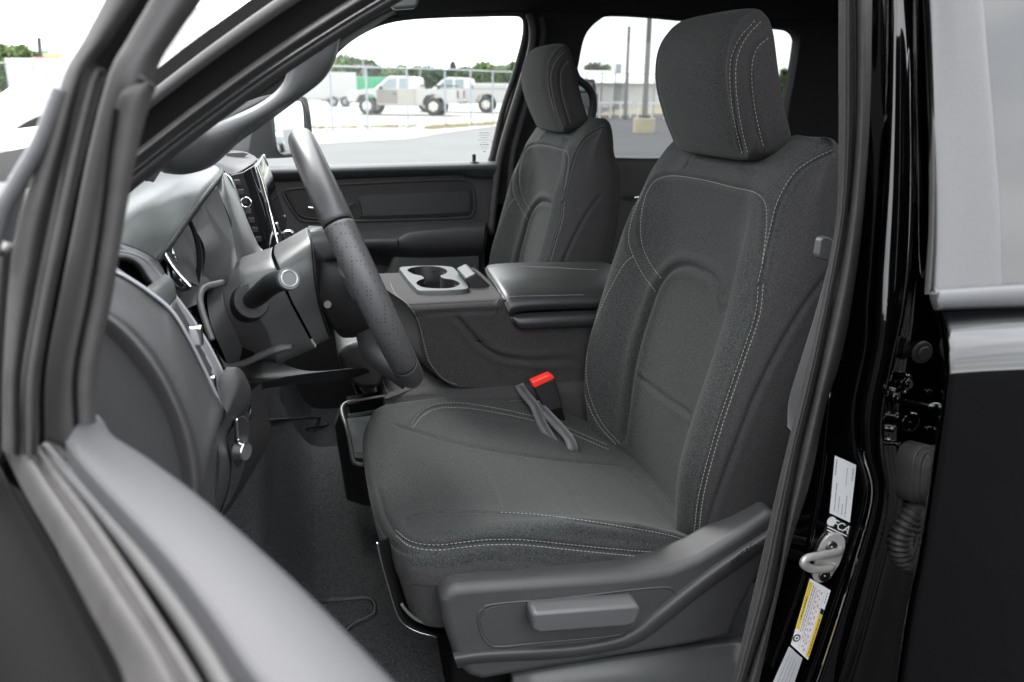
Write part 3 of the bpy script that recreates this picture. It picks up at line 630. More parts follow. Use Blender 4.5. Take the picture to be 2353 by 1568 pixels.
# striker
p, n_ = on(1902, 1282); upv = nrm(on(1925, 1225)[0]-on(1890, 1330)[0]); rt = nrm(np.cross(upv, n_)); 
if rt[0] < 0: rt = -rt
pl_o = [(-.011, .030), (.002, .036), (.014, .030), (.019, .018), (.019, -.004), (.016, -.016), (.012, -.028), (.0, -.034), (-.011, -.028), (-.015, -.014), (-.016, .012)]
bp_pts = [on(1897, 1280)[0]+rt*a_2+upv*b_2 for a_2, b_2 in cr_spline(np.array(pl_o), 40, True)]
stk = MB().prism(bp_pts, n_*.004).build('striker_plate', M['zinc'], cab, .001)
for du in ((1905, 1252), (1889, 1318)):
    q, nn = on(*du); MB().cyl(q+n_*.003, q+n_*.0065, .0085, .0075).cyl(q+n_*.006, q+n_*.0075, .003, .002, 6).build('striker_screw', M['satin_metal'], stk, .0008)
q0 = on(1905, 1277)[0]; 
lp = [q0+rt*.012+upv*.010, q0+rt*.006+upv*.010+n_*.006, q0-rt*.024+upv*.008+n_*.016, q0-rt*.048+upv*.006+n_*.024, q0-rt*.050-upv*.002+n_*.024, q0-rt*.028-upv*.012+n_*.016, q0+rt*.000-upv*.013+n_*.008, q0+rt*.010-upv*.013]
MB().tube(lp, .0038, 10, flat=1.5, up=upv).build('striker_loop', M['zinc'], stk, smooth=True)

# ---- stickers on the pillar (real thin labels lying on the paint)
def sticker(name, quad, m, parent=cab, off=.0012, n=8, r=0):
    """quad: four picture corners tl,tr,br,bl laid onto the pillar surface"""
    tl, tr, br, bl = [np.array(q, float) for q in quad]; nv_ = 14; V = []
    for i in range(nv_+1):
        for j in range(n+1):
            s, t = j/n, i/nv_; q = (tl*(1-s)+tr*s)*(1-t)+(bl*(1-s)+br*s)*t
            V.append(on(q[0], q[1], off)[0])
    return link(name, V, grid_faces(nv_+1, n+1), m, parent)
def sub(quad, s0, t0, s1, t1):
    tl, tr, br, bl = [np.array(q, float) for q in quad]
    f_ = lambda s, t: tuple((tl*(1-s)+tr*s)*(1-t)+(bl*(1-s)+br*s)*t)
    return [f_(s0, t0), f_(s1, t0), f_(s1, t1), f_(s0, t1)]
def strips(name, quad, items, m, parent, off=.0016):
    """rows of tiny illegible print: (s0,t0,s1,t1) rectangles with gaps"""
    mb = MB()
    for it in items:
        q = sub(quad, *it); vs = [on(u, v_, off)[0] for u, v_ in q]; mb.add(vs, [(0, 1, 2, 3)])
    return mb.build(name, m, parent)
def words(s, t0, t1, w_=.03, seed=1, mn=.012, mx_=.05, g=.012):
    r = random.Random(seed); t = t0; out = []
    while t < t1:
        l = r.uniform(mn, mx_); out.append((s-w_/2, t, s+w_/2, min(t+l, t1))); t += l+g
    return out
Q1 = [(1917, 1046), (1967, 1068), (1952, 1200), (1905, 1178)]
L1 = sticker('emissions_label', Q1, M['label_w'])
strips('print', Q1, words(.10, .05, .33, .05, 1, .02, .05)+words(.20, .45, .93, .05, 2)+words(.38, .65, .93, .045, 3)+words(.55, .75, .95, .05, 4)+words(.72, .58, .95, .045, 5)+words(.62, .12, .42, .03, 6)+words(.88, .08, .30, .05, 7), M['ink_g'], L1)
Q2 = [(1903, 1182), (1956, 1208), (1946, 1248), (1890, 1222)]
L2 = sticker('maker_label', Q2, M['label_k'])
o_, nn = on(1909, 1197, .0014)
MB().cyl(o_, o_+nn*.0004, .0062).build('seal_emblem', M['white_ink'], L2)
tax = nrm(on(1946, 1220, .001)[0]-on(1918, 1206, .001)[0]); q, nn = on(1932, 1210, .0014); tup = nrm(np.cross(nn, tax)); 
text_mesh('lettering', 'FCA', q, tax, tup, .0145, M['white_ink'], L2, .0003)
strips('print', Q2, [(.08, .60, .92, .66), (.10, .76, .80, .82), (.2, .88, .7, .93)], M['white_ink'], L2)
Q3 = [(1860, 1328), (1908, 1356), (1856, 1516), (1816, 1480)]
L3 = sticker('tyre_pressure_label', Q3, M['label_w'])
sticker('yellow_band', sub(Q3, .01, .04, .17, .74), M['label_y'], L3, .0016)
sticker('yellow_band', sub(Q3, .83, .36, .99, .97), M['label_y'], L3, .0016)
sticker('black_square', sub(Q3, .83, .28, .99, .355), M['label_k'], L3, .0016)
strips('print', Q3, words(.24, .06, .75, .03, 11, .02, .06)+words(.32, .08, .72, .03, 12)+words(.44, .1, .8, .02, 13)+words(.52, .08, .92, .03, 14, .02, .04, .05)+words(.66, .08, .95, .03, 15, .02, .04, .06)+words(.9, .05, .2, .03, 16), M['ink'], L3, .0017)
strips('print', Q3, [(.385, .05, .395, .97), (.78, .05, .79, .97), (.385, .3, .79, .305), (.385, .55, .79, .555), (.385, .78, .79, .785), (.59, .05, .6, .97)], M['ink_r'], L3, .0017)
strips('print', Q3, words(.09, .25, .6, .04, 21, .02, .05)+words(.91, .42, .92, .04, 22, .02, .05), M['ink'], L3, .0021)
o_, nn = on(*[float(x) for x in sub(Q3, .16, .86, .3, .9)[0]], .0018); MB().cyl(o_, o_+nn*.0004, .0055).build('tyre_symbol', M['ink'], L3)
MB().torus(o_+nn*.0004, .0026, .0007, nn).build('tyre_symbol', M['white_ink'], L3)
Q4 = [(1812, 1484), (1843, 1512), (1800, 1640), (1760, 1600)]
L4 = sticker('vehicle_label', Q4, M['label_g'])
strips('print', Q4, words(.2, .12, .9, .06, 31)+words(.38, .1, .9, .05, 32)+words(.55, .1, .9, .06, 33)+words(.72, .15, .9, .05, 34), M['ink_g'], L4)

# ================================================================== REAR DOOR (closed, outside of the cab)
rd = thing('rear_door', 'closed black rear door with matte window pillar and dark glass, right of the door pillar', 'car door', (1.0, .6, .6))
e1 = [(2118, -80), (2126, 60), (2136, 300), (2136, 520), (2126, 677)]
e2 = [(2135, -80), (2143, 60), (2151, 300), (2151, 520), (2144, 677)]
vloft('edge_seal', [col([(u-2, v_) for u, v_ in e1], .66), colt(e1, .622), colt(mixc(e1, e2, .5), .612), colt(e2, .618)], M['rubber_l'], rd)
e3 = [(2250, -80), (2262, 90), (2280, 300), (2294, 500), (2297, 662)]
vloft('window_pillar', [col([(u-3, v_) for u, v_ in e2], .66), colt([(u+1, v_) for u, v_ in e2], .613), colt(mixc(e2, e3, .5), .608), colt(e3, .606), colt([(u+2, v_) for u, v_ in e3], .616)], M['applique'], rd)
vloft('window_glass', [colt(e3, .618), colt([(2420, -80), (2425, 90), (2430, 300), (2435, 500), (2435, 662)], .610)], M['glass_d'], rd)
loft('belt_moulding', [PP([(2146, 662), (2260, 655), (2420, 646)], .618), PP([(2149, 668), (2260, 661), (2420, 652)], .602), PP([(2154, 690), (2260, 684), (2420, 678)], .598), PP([(2156, 708), (2260, 704), (2420, 700)], .600), PP([(2156, 714), (2260, 710), (2420, 706)], .610)], M['applique'], rd, 20, 20)
MB().tube(PP([(2147, 672), (2150, 690), (2156, 708)], .602), .004, 8).build('moulding_cap', M['rubber'], rd, smooth=True)
# painted skin: rolls outwards under the glass, then near vertical
RW = [([(2162, 714), (2260, 709), (2440, 703)], .612), ([(2170, 730), (2265, 724), (2440, 717)], .597), ([(2176, 752), (2270, 746), (2440, 739)], .582), ([(2180, 776), (2273, 770), (2440, 763)], .570), ([(2183, 800), (2275, 794), (2440, 787)], .5615), ([(2184, 826), (2277, 820), (2440, 813)], .5555), ([(2185, 852), (2278, 846), (2440, 839)], .5520), ([(2184, 880), (2278, 875), (2440, 869)], .5505),
      ([(2160, 1060), (2270, 1060), (2440, 1060)], .553), ([(2130, 1250), (2250, 1250), (2440, 1250)], .560), ([(2095, 1430), (2230, 1430), (2440, 1430)], .568), ([(2060, 1680), (2200, 1680), (2440, 1680)], .578)]
loft('door_skin', [PP(a, y) for a, y in RW], M['gloss'], rd, 90, 20, thick=.002)
def extend(name, pts, m, L_=.95, n=10):
    a = np.array(PP(pts)); rows = [a+np.array([L_*t, 0, 0]) for t in np.linspace(0, 1, n)]
    return loft(name, rows, m, rd, n*2, 40)
extend('door_skin', [(2438, r_[0][2][1], r_[1]) for r_ in RW], M['gloss'])
extend('window_glass', [(2415, -80, .610+.083), (2425, 90, .610+.066), (2430, 300, .610+.045), (2434, 500, .610+.024), (2435, 662, .610+.008)], M['glass_d'])
extend('belt_moulding', [(2418, 646, .618), (2418, 652, .602), (2418, 678, .598), (2418, 700, .600), (2418, 706, .610)], M['applique'])
ed = [(2150, 716), (2160, 770), (2166, 820), (2169, 862), (2164, 910), (2140, 1060), (2110, 1250), (2074, 1430), (2040, 1680)]
eds = [(2162, 714), (2174, 770), (2180, 820), (2183, 862), (2181, 905), (2158, 1060), (2128, 1250), (2093, 1430), (2058, 1680)]
vloft('door_edge', [col([(u-8, v_) for u, v_ in ed], .70), col(ed, .600), col(mixc(ed, eds, .3), .575), col(mixc(ed, eds, .45), .590), col(mixc(ed, eds, .6), .575), col(eds, .560)], M['gloss'], rd, nu=40)

# ================================================================== SEAT BELT hanging by the pillar
sbt = thing('seat_belt', 'dark webbing seat belt with plastic guide hanging behind the driver seat', 'seat belt', tuple(P(1870, 800, .86)))
vloft('webbing', [[(1908, 600, .855), (1898, 640, .857), (1870, 740, .86), (1835, 850, .862), (1815, 920, .865), (1812, 980, .868)], [(1935, 600, .835), (1925, 660, .835), (1900, 760, .835), (1870, 870, .838), (1850, 950, .84), (1838, 1010, .84)]], M['belt'], sbt, thick=.0015)
poly_prism('belt_guide', [(1886, 552), (1892, 545), (1906, 545), (1925, 560), (1922, 598), (1900, 600), (1884, 594), (1880, 586)], .85, .012, M['plastic_l'], sbt, .003)

# ================================================================== DASHBOARD
dash = thing('dashboard', 'charcoal dashboard with side air vent, instrument hood and tall centre screen', 'dashboard', (-.15, 1.5, 1.2))
crease = [(215, 700), (248, 717), (285, 742), (308, 763), (335, 793), (359, 825), (386, 870), (410, 920), (430, 968), (444, 1013), (454, 1060), (458, 1100), (458, 1150), (440, 1200)]
def shp(c, dx, dy=0): return [(u+dx, v_+dy) for u, v_ in c]
inner = [(200, 722), (225, 738), (258, 768), (290, 801), (312, 828), (335, 858), (359, 893), (375, 922), (390, 955), (402, 990), (412, 1025), (422, 1070), (428, 1115), (425, 1200)]
recess = [(u-22, v_+14) for u, v_ in inner]
deep = [(u-150, v_+160) for u, v_ in inner]
loft('end_panel', [PP(deep, .812), PP(recess, .812), PP(shp(inner, -6, 4), .806), PP(inner, .799), PP(mixc(inner, crease, .3), .789), PP(mixc(inner, crease, .6), .785), PP(mixc(inner, crease, .92), .789), PP(crease, .796)], M['plastic'], dash, 50, 80)
vno = [(215, 620), (240, 628), (262, 632), (284, 640), (315, 658), (342, 678), (370, 700), (393, 719), (427, 773), (461, 842), (489, 896), (512, 942), (500, 1010), (492, 1200)]
loft('dash_face', [PP(crease, .797), PP(shp(crease, 3, 0), .802), PP(mixc(crease, vno, .12), .806), PP(mixc(crease, vno, .5), .815), PP(mixc(crease, vno, .88), .828), PP(vno, .838)], M['plastic'], dash, 30, 90)
# lower right lobe of the fascia, and the knee panel
loft('lower_fascia', [PP([(500, 880), (512, 930), (520, 955), (505, 985), (500, 1010), (505, 1060), (500, 1120), (480, 1200)], .842), PP([(520, 845), (545, 850), (556, 880), (540, 935), (518, 975), (512, 1010), (520, 1060), (512, 1120), (490, 1200)], .86), PP([(530, 850), (562, 865), (576, 905), (556, 950), (530, 985), (522, 1012), (530, 1060), (526, 1120), (500, 1200)], .90), PP([(540, 855), (570, 880), (574, 915), (550, 960), (530, 990), (522, 1012), (532, 1060), (526, 1120), (500, 1200)], 1.0)], M['plastic'], dash, 30, 50)
sw = [(540, 968), (548, 958), (562, 958), (571, 972), (572, 1000), (568, 1035), (558, 1062), (548, 1075), (540, 1066), (538, 1010)]
poly_prism('switch_panel', sw, .885, .02, M['plastic_d'], dash, .003, 40)
p_ = P(546, 1035, .882); MB().cyl(p_, p_+np.array([.010, -.006, 0]), .012, .0105).build('headlamp_knob', M['chrome'], dash, .0015)
MB().tube(PP([(543, 962), (545, 990), (547, 1010)], .880), .002, 8).build('chrome_accent', M['chrome'], dash, smooth=True)
# vent bezel (outer loop) and slats
vout = [(232, 590, .86), (262, 578, .87), (300, 584, .885), (330, 597, .90), (352, 618, .91), (380, 650, .915), (410, 690, .915), (445, 738, .91), (480, 795, .905), (508, 850, .90), (524, 895, .895), (528, 925, .885), (524, 944, .87), (514, 944, .85), (500, 915, .84), (470, 850, .838), (430, 770, .836), (395, 715, .836), (345, 672, .836), (290, 636, .838), (262, 622, .842), (242, 606, .85)]
vin = [(262, 600, .865), (275, 594, .875), (300, 597, .885), (322, 612, .893), (338, 636, .898), (362, 670, .900), (388, 710, .900), (419, 757, .896), (452, 812, .890), (479, 862, .886), (496, 898, .882), (505, 916, .876), (508, 925, .872), (502, 912, .862), (484, 872, .856), (452, 806, .85), (418, 746, .848), (388, 706, .848), (345, 668, .85), (305, 640, .852), (282, 624, .855), (268, 612, .858)]
mid_ = [tuple((np.array(a)+np.array(b))/2-np.array([0, 0, .006])) for a, b in zip(vout, vin)]
back = [(u-14, v_+2, y+.03) for u, v_, y in vin]
bz = loft('vent_bezel', [PP(vout), PP([tuple(np.array(a)*.75+np.array(b)*.25-np.array([0, 0, .004])) for a, b in zip(vout, vin)]), PP(mid_), PP(vin), PP(back)], M['satin_plastic'] if 'satin_plastic' in M else M['plastic_l'], dash, 24, 150, True)
MB().tube(PP(vout), .0020, 8, closed=True, step=180).build('bezel_edge', M['satin_plastic'], dash, smooth=True)
MB().prism(cr_spline(np.array(PP([(u-12, v_+3, y+.028) for u, v_, y in vin])), 40, True), (-.05, .01, 0)).build('vent_cavity', M['black'], dash)
def vent_slat(u, v_, w_, h_, m=M['plastic'], name='vent_slat'):
    a = P(u+3, v_-2, .862); b = P(u+w_*.75, v_-h_*.75, .888)
    return MB().bar(a, b, .020, .003, (1, 0, .4)).build(name, m, dash, .0012)
loft('vent_damper', [PP([(338, 660, .852), (358, 645, .868), (378, 630, .885)]), PP([(352, 672, .846), (374, 652, .862), (392, 638, .88)]), PP([(366, 690, .846), (386, 672, .860), (402, 656, .876)]), PP([(384, 712, .852), (396, 696, .866), (406, 684, .878)])], M['plastic_l'], dash, 14, 14, thick=.004)
for u, v_, w_, h_ in ((402, 734, 14, 30), (418, 762, 14, 30), (436, 792, 14, 30), (451, 822, 13, 28), (466, 850, 12, 26), (478, 878, 11, 24)): vent_slat(u, v_, w_, h_)
tb = P(450, 772, .868); MB().box(tb, (.014, .010, .022)).build('vent_tab', M['chrome'], dash, .003)
tb = P(488, 878, .868); MB().box(tb, (.008, .008, .014)).build('vent_tab', M['chrome'], dash, .002)
# padded top (hood over the instruments)
lip = [(362, 598, .98), (395, 556, 1.02), (430, 505, 1.08), (465, 456, 1.15), (490, 424, 1.22), (506, 402, 1.30), (508, 390, 1.38), (495, 382, 1.46)]
r2 = [(345, 586, .97), (380, 540, 1.01), (418, 490, 1.08), (452, 442, 1.15), (476, 412, 1.22), (492, 392, 1.30), (494, 382, 1.38), (482, 376, 1.46)]
r3 = [(312, 570, .93), (338, 520, .98), (375, 468, 1.05), (405, 430, 1.13), (430, 402, 1.21), (446, 386, 1.30), (450, 378, 1.38), (440, 372, 1.46)]
r4 = [(268, 556, .89), (290, 500, .95), (320, 452, 1.03), (345, 420, 1.12), (370, 398, 1.21), (385, 386, 1.30), (390, 378, 1.38), (385, 372, 1.46)]
r5 = [(200, 548, .86), (220, 490, .93), (250, 445, 1.02), (280, 415, 1.12), (300, 396, 1.21), (315, 386, 1.30), (325, 378, 1.38), (325, 372, 1.46)]
tp = loft('top_pad', [PP(r5), PP(r4), PP(r3), PP(r2), PP(lip)], M['dashpad'], dash, 60, 70)
MB().tube(PP(lip), .0032, 8).build('pad_piping', M['plastic_d'], dash, smooth=True)
loft('hood_underside', [PP(lip), PP([(u+3, v_+8, y) for u, v_, y in lip]), PP([(u-6, v_+22, y+.03) for u, v_, y in lip])], M['plastic_d'], dash, 10, 60)
MB().box((-.30, 1.65, 1.44), (.2, 1.5, .1)).build('dash_top', M['dashpad'], dash, .03)
MB().box((-.22, 2.0, 1.36), (.12, .8, .12)).build('passenger_fascia', M['plastic'], dash, .03)
# shoulder of the fascia between pad and vent
loft('fascia_shoulder', [PP([(180, 552, .86), (230, 550, .87), (268, 557, .89), (312, 572, .93), (345, 588, .97), (364, 602, .98)]), PP([(180, 562, .855), (232, 560, .86), (275, 566, .88), (318, 584, .92), (352, 604, .95), (376, 622, .96)]), PP([(180, 590, .85), (232, 588, .86), (285, 582, .88), (330, 596, .90), (356, 620, .912), (392, 662, .92)])], M['plastic_l'], dash, 16, 50)
loft('fascia_shoulder', [PP([(340, 594, .93), (364, 618, .935), (392, 652, .938), (422, 692, .938), (458, 742, .932), (494, 800, .928), (520, 852, .92)]), PP([(364, 600, .95), (386, 640, .95), (410, 676, .95), (440, 716, .95), (470, 760, .95), (505, 820, .95), (540, 852, .95)])], M['plastic'], dash, 10, 50)
# instrument binnacle
MB().add(PP([(372, 590, 1.02), (470, 470, 1.2), (530, 560, 1.2), (532, 650, 1.15), (470, 664, 1.05), (420, 640, 1.0)]), [(0, 1, 2, 3, 4, 5)]).build('binnacle_floor', M['plastic'], dash)
loft('binnacle_side', [PP([(430, 500, 1.14), (470, 455, 1.22), (500, 430, 1.28)]), PP([(470, 570, 1.10), (512, 545, 1.20), (530, 520, 1.26)]), PP([(462, 655, 1.05), (520, 650, 1.12), (545, 600, 1.18)])], M['plastic_d'], dash, 16, 16)
MB().tube(PP([(432, 500, 1.10), (450, 545, 1.08), (458, 600, 1.06), (452, 655, 1.04)], ), .003, 8).build('binnacle_edge', M['black'], dash, smooth=True)
ct = P(415, 628, 1.035)
MB().torus(ct, .020, .0022, (.8, -.45, .3)).cyl(ct-np.array([.006, 0, 0]), ct, .019).build('gauge', M['satin_metal'], dash)
ct2 = P(428, 640, 1.03); MB().torus(ct2, .010, .0018, (.8, -.45, .3)).build('gauge', M['chrome'], dash)
MB().tube(PP([(378, 582, .995), (392, 606, .995), (412, 632, .995), (440, 662, .995)]), .0022, 8).tube(PP([(392, 572, 1.03), (404, 592, 1.03)]), .002, 8).build('cluster_trim', M['chrome'], dash, smooth=True)
# recess hood left of the column
MB().tube(PP([(487, 782, .975), (474, 745, .98), (462, 705, .99), (460, 678, 1.0), (472, 660, 1.02), (512, 650, 1.04)]), .004, 10).build('knee_surround', M['plastic_l'], dash, smooth=True)
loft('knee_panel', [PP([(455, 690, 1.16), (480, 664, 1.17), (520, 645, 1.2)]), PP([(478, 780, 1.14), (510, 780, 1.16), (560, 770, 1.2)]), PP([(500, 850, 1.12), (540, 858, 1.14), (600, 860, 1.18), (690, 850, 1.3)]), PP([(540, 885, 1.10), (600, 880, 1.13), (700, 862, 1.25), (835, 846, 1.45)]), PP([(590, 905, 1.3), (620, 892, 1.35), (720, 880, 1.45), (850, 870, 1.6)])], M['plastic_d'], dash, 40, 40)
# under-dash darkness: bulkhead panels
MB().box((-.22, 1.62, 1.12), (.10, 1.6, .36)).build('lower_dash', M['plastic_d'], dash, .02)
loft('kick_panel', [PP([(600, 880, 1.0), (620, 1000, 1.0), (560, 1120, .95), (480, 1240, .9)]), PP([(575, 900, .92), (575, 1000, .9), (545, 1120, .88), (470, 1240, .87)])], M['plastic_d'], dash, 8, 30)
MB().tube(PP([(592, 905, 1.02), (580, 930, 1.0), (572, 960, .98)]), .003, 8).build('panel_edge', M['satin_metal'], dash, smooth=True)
# centre stack
loft('stack_surround', [PP([(500, 392, 1.42), (498, 425, 1.36), (505, 470, 1.32), (530, 540, 1.29), (536, 605, 1.27)]), PP([(508, 392, 1.40), (518, 430, 1.36), (532, 470, 1.34), (556, 540, 1.31), (566, 605, 1.28)]), PP([(517, 399, 1.42), (540, 440, 1.40), (562, 492, 1.38), (590, 560, 1.36), (605, 592, 1.34)]), PP([(528, 408, 1.45), (550, 464, 1.43), (577, 538, 1.41), (600, 576, 1.40), (627, 585, 1.38)])], M['plastic_l'], dash, 40, 50)
poly_prism('cluster_shade', [(485, 432), (498, 442), (515, 470), (529, 505), (530, 525), (519, 537), (504, 500), (490, 465)], 1.275, .02, M['plastic_d'], dash, .002, 40)
MB().tube(PP([(517, 400, 1.43), (532, 415, 1.42), (550, 464, 1.41), (577, 538, 1.40), (600, 576, 1.39), (627, 586, 1.37)]), .0022, 8).build('stack_edge', M['satin_metal'], dash, smooth=True)
MB().prism(PP([(529, 404, 1.47), (558, 397, 1.47), (606, 520, 1.47), (622, 580, 1.47), (600, 574, 1.47), (577, 536, 1.47)]), (0, .02, 0)).build('button_strip', M['plastic_d'], dash, .001)
for i in range(7):
    t = i/6; u = 545+t*50; v_ = 420+t*130
    MB().box(P(u, v_, 1.462), (.011, .004, .010)).build('button', M['plastic_l'] if i == 3 else M['plastic'], dash, .002)
MB().torus(P(566, 466, 1.458), .008, .0016, (0, 1, 0)).build('button_ring', M['chrome'], dash)
sc = MB().prism(PP([(558, 396, 1.47), (584, 380, 1.52), (636, 566, 1.46), (620, 580, 1.44)]), (0.0, .02, 0)).prism(PP([(584, 380, 1.52), (594, 376, 1.56), (614, 430, 1.56), (636, 505, 1.55), (655, 556, 1.54), (640, 568, 1.48)]), (0, .26, 0)).build('screen', M['piano'], dash, .002)
MB().tube(PP([(588, 378, 1.515), (603, 420, 1.510), (622, 490, 1.50), (640, 566, 1.455)]), .0022, 8).build('screen_edge', M['chrome'], dash, smooth=True)
MB().tube(PP([(634, 512, 1.5), (644, 540, 1.5), (640, 566, 1.5), (646, 566, 1.5)]), .003, 8).tube(PP([(650, 560, 1.56), (652, 537, 1.56), (668, 533, 1.56), (677, 550, 1.56)]), .0035, 8).build('volume_knob', M['chrome'], dash, smooth=True)
pod = [(460, 372), (480, 352), (510, 343), (540, 341), (565, 344), (585, 356), (591, 368), (588, 376), (575, 384), (531, 406), (515, 396), (500, 384)]
po_ = [P(u, v_, 1.55) for u, v_ in pod]
loft('speaker_pod', [PP([(462, 374, 1.50), (500, 386, 1.50), (531, 408, 1.49), (575, 386, 1.52), (590, 372, 1.58)]), PP([(462, 366, 1.50), (500, 378, 1.50), (532, 398, 1.49), (576, 378, 1.52), (591, 366, 1.58)]), PP([(470, 362, 1.53), (505, 368, 1.53), (538, 376, 1.53), (570, 368, 1.56), (588, 362, 1.62)]), PP([(490, 352, 1.65), (515, 348, 1.67), (540, 346, 1.68), (565, 350, 1.70), (584, 358, 1.72)])], M['plastic'], dash, 30, 50)
poly_prism('speaker_grille', [(520, 352), (560, 350), (572, 354), (556, 364), (548, 372), (520, 368)], 1.60, .01, M['plastic_l'], dash, .001)

# ================================================================== STEERING COLUMN + WHEEL
WC = np.array([.066, YC, 1.388]); AX = nrm([.927, 0, .375]); UPW = nrm(np.cross(AX, (0, 1, 0)))
if UPW[2] < 0: UPW = -UPW
LAT = np.array([0, 1., 0])
colm = thing('steering_column', 'grey steering column with black wiper stalk and tilt lever, between dashboard and wheel', 'steering column', tuple(WC-AX*.15))
def section(a, ru, rd_, ry, cu_=0, p=.75, n=28, dy=0):
    """rounded section across the column at distance a ahead of the wheel"""
    c = WC-AX*a+UPW*cu_; o = []
    for t in np.linspace(0, 2*math.pi, n, endpoint=False):
        s, k = math.sin(t), math.cos(t)
        o.append(c+UPW*(ru if s > 0 else rd_)*math.copysign(abs(s)**p, s)+LAT*(dy+ry*math.copysign(abs(k)**p, k)))
    return o
def station(px, ys, far=.15):
    pts = [P(u, v_, y) for (u, v_), y in zip(px, ys)]
    t = pts[0].copy(); t[1] += far*.55; t[2] -= .004; t2 = pts[0].copy(); t2[1] += far; t2[2] -= .045
    b_ = pts[-1].copy(); b_[1] += far*.6
    return [t2, t]+pts+[b_]
YS = (1.165, 1.125, 1.108, 1.108, 1.125, 1.165)
S00 = station([(478, 668), (476, 690), (482, 735), (496, 775), (512, 810), (530, 850)], [y+.0 for y in (1.15, 1.11, 1.095, 1.095, 1.11, 1.14)])
S0a = station([(517, 632), (511, 655), (514, 692), (527, 733), (548, 777), (567, 820)], YS)
S0 = station([(551, 610), (555, 634), (566, 668), (590, 720), (616, 767), (640, 836)], YS)
S2 = station([(621, 587), (628, 608), (638, 632), (658, 682), (684, 733), (722, 800)], YS)
inset = lambda s, k=.004: [np.array(q)+np.array([0, k, -k*.3]) for q in s]
loft('column_base', [S00, [(np.array(a)*.5+np.array(b)*.5) for a, b in zip(S00, S0a)], S0a, inset(S0a)], M['plastic'], colm, 24, 60)
loft('lower_shroud', [inset(S0a), S0a, [(np.array(a)*.5+np.array(b)*.5) for a, b in zip(S0a, S0)], S0, inset(S0)], M['plastic'], colm, 24, 60)
loft('upper_shroud', [inset(S0), S0, [(np.array(a)*.5+np.array(b)*.5) for a, b in zip(S0, S2)], S2, inset(S2, .008)], M['plastic_l'], colm, 24, 60)
S3 = station([(632, 580), (640, 602), (650, 628), (668, 680), (694, 730), (728, 792)], (1.162, 1.120, 1.104, 1.104, 1.120, 1.16))
S4 = station([(705, 539), (712, 560), (716, 600), (722, 660), (734, 715), (756, 778)], (1.165, 1.128, 1.112, 1.112, 1.13, 1.165))
S5 = station([(712, 535), (722, 566), (736, 600), (744, 655), (752, 706), (768, 760)], (1.17, 1.14, 1.125, 1.125, 1.14, 1.17))
loft('wheel_shroud', [inset(S3, .012), inset(S3, .002), S3, [(np.array(a)*.5+np.array(b)*.5) for a, b in zip(S3, S4)], S4, inset(S4)], M['plastic_l'], colm, 30, 60)
loft('clockspring_cover', [inset(S4, .006), [(np.array(q)+np.array([.004, -.001, 0])) for q in S4], S5, inset([np.array(q)+np.array([.02, 0, 0]) for q in S5], .01)], M['plastic_d'], colm, 20, 60)
MB().cyl(WC-AX*.28-UPW*.02, WC-AX*.075-UPW*.02, .055, .055).build('column_core', M['black'], colm)
# multifunction stalk
s0 = P(578, 692, 1.105); s1 = P(664, 641, .985)
sd3 = s1-s0
MB().cyl(s0-sd3*.15, s0+sd3*.02, .026, .024).build('stalk_socket', M['plastic_d'], colm, .002)
MB().tube([s0-sd3*.1, s0+sd3*.2+np.array([0, 0, .002]), s0+sd3*.6+np.array([0, 0, .006]), s1-sd3*.02], [.011, .013, .0135, .0125], 20).build('wiper_stalk', M['plastic_d'], colm, smooth=True)
mb = MB().cyl(s1-sd3*.04, s1+sd3*.01, .0135, .0132); mb.build('stalk_cap', M['plastic_l'], colm, .001)
MB().torus(s1+sd3*.012, .0095, .0012, nrm(sd3)).build('cap_ring', M['satin_metal'], colm)
tl = PP([(515, 842, 1.07), (560, 836, 1.065), (600, 818, 1.06), (640, 802, 1.055), (672, 797, 1.05)])
MB().tube(tl, [.006, .010, .011, .012, .006], 12, flat=.45).build('tilt_lever', M['plastic'], colm, smooth=True)

wh = thing('steering_wheel', 'leather wrapped steering wheel with perforated grip, seen nearly edge on', 'steering wheel', tuple(WC))
def arc(t0, t1, R, r, n=60, seg=18, caps=True, flat=1.0):
    pts = [WC+R*(math.cos(t)*UPW+math.sin(t)*(-LAT)) for t in np.linspace(t0, t1, n)]
    return MB().tube(pts, r, seg, False, flat=flat, up=AX, caps=caps)
RW_, rw_ = .181, .0185
# grip leather: top and bottom smooth, sides perforated
for nm, a0, a1, m_, r_ in (('top_grip', -62, 62, M['wheel'], rw_), ('side_grip', 63, 132, None, rw_*1.02), ('bottom_grip', 133, 227, M['wheel'], rw_*1.0), ('side_grip', 228, 297, None, rw_*1.02)):
    if m_ is None:
        m_ = M.get('perf')
        if m_ is None:
            m_ = mat('perforated_leather', (.055, .055, .057), .45, spec=.5, bump=(420, .2, .0005)); M['perf'] = m_
            t = m_.node_tree; b_ = t.nodes['Principled BSDF']; vo = t.nodes.new('ShaderNodeTexVoronoi'); vo.inputs['Scale'].default_value = 190; vo.inputs['Randomness'].default_value = .12
            tcn = t.nodes.new('ShaderNodeTexCoord'); rp = t.nodes.new('ShaderNodeValToRGB'); rp.color_ramp.elements[0].position = .20; rp.color_ramp.elements[0].color = (.012, .012, .012, 1); rp.color_ramp.elements[1].position = .27; rp.color_ramp.elements[1].color = (.055, .055, .057, 1)
            t.links.new(tcn.outputs['Object'], vo.inputs['Vector']); t.links.new(vo.outputs['Distance'], rp.inputs[0]); t.links.new(rp.outputs[0], b_.inputs['Base Color'])
    arc(R_(a0), R_(a1), RW_, r_).build(nm, m_, wh, smooth=True)
for a0 in (-62.5, 62.5, 132.5, 227.5): arc(R_(a0-.9), R_(a0+.9), RW_, rw_*.965, 4).build('grip_joint', M['black'], wh, smooth=True)
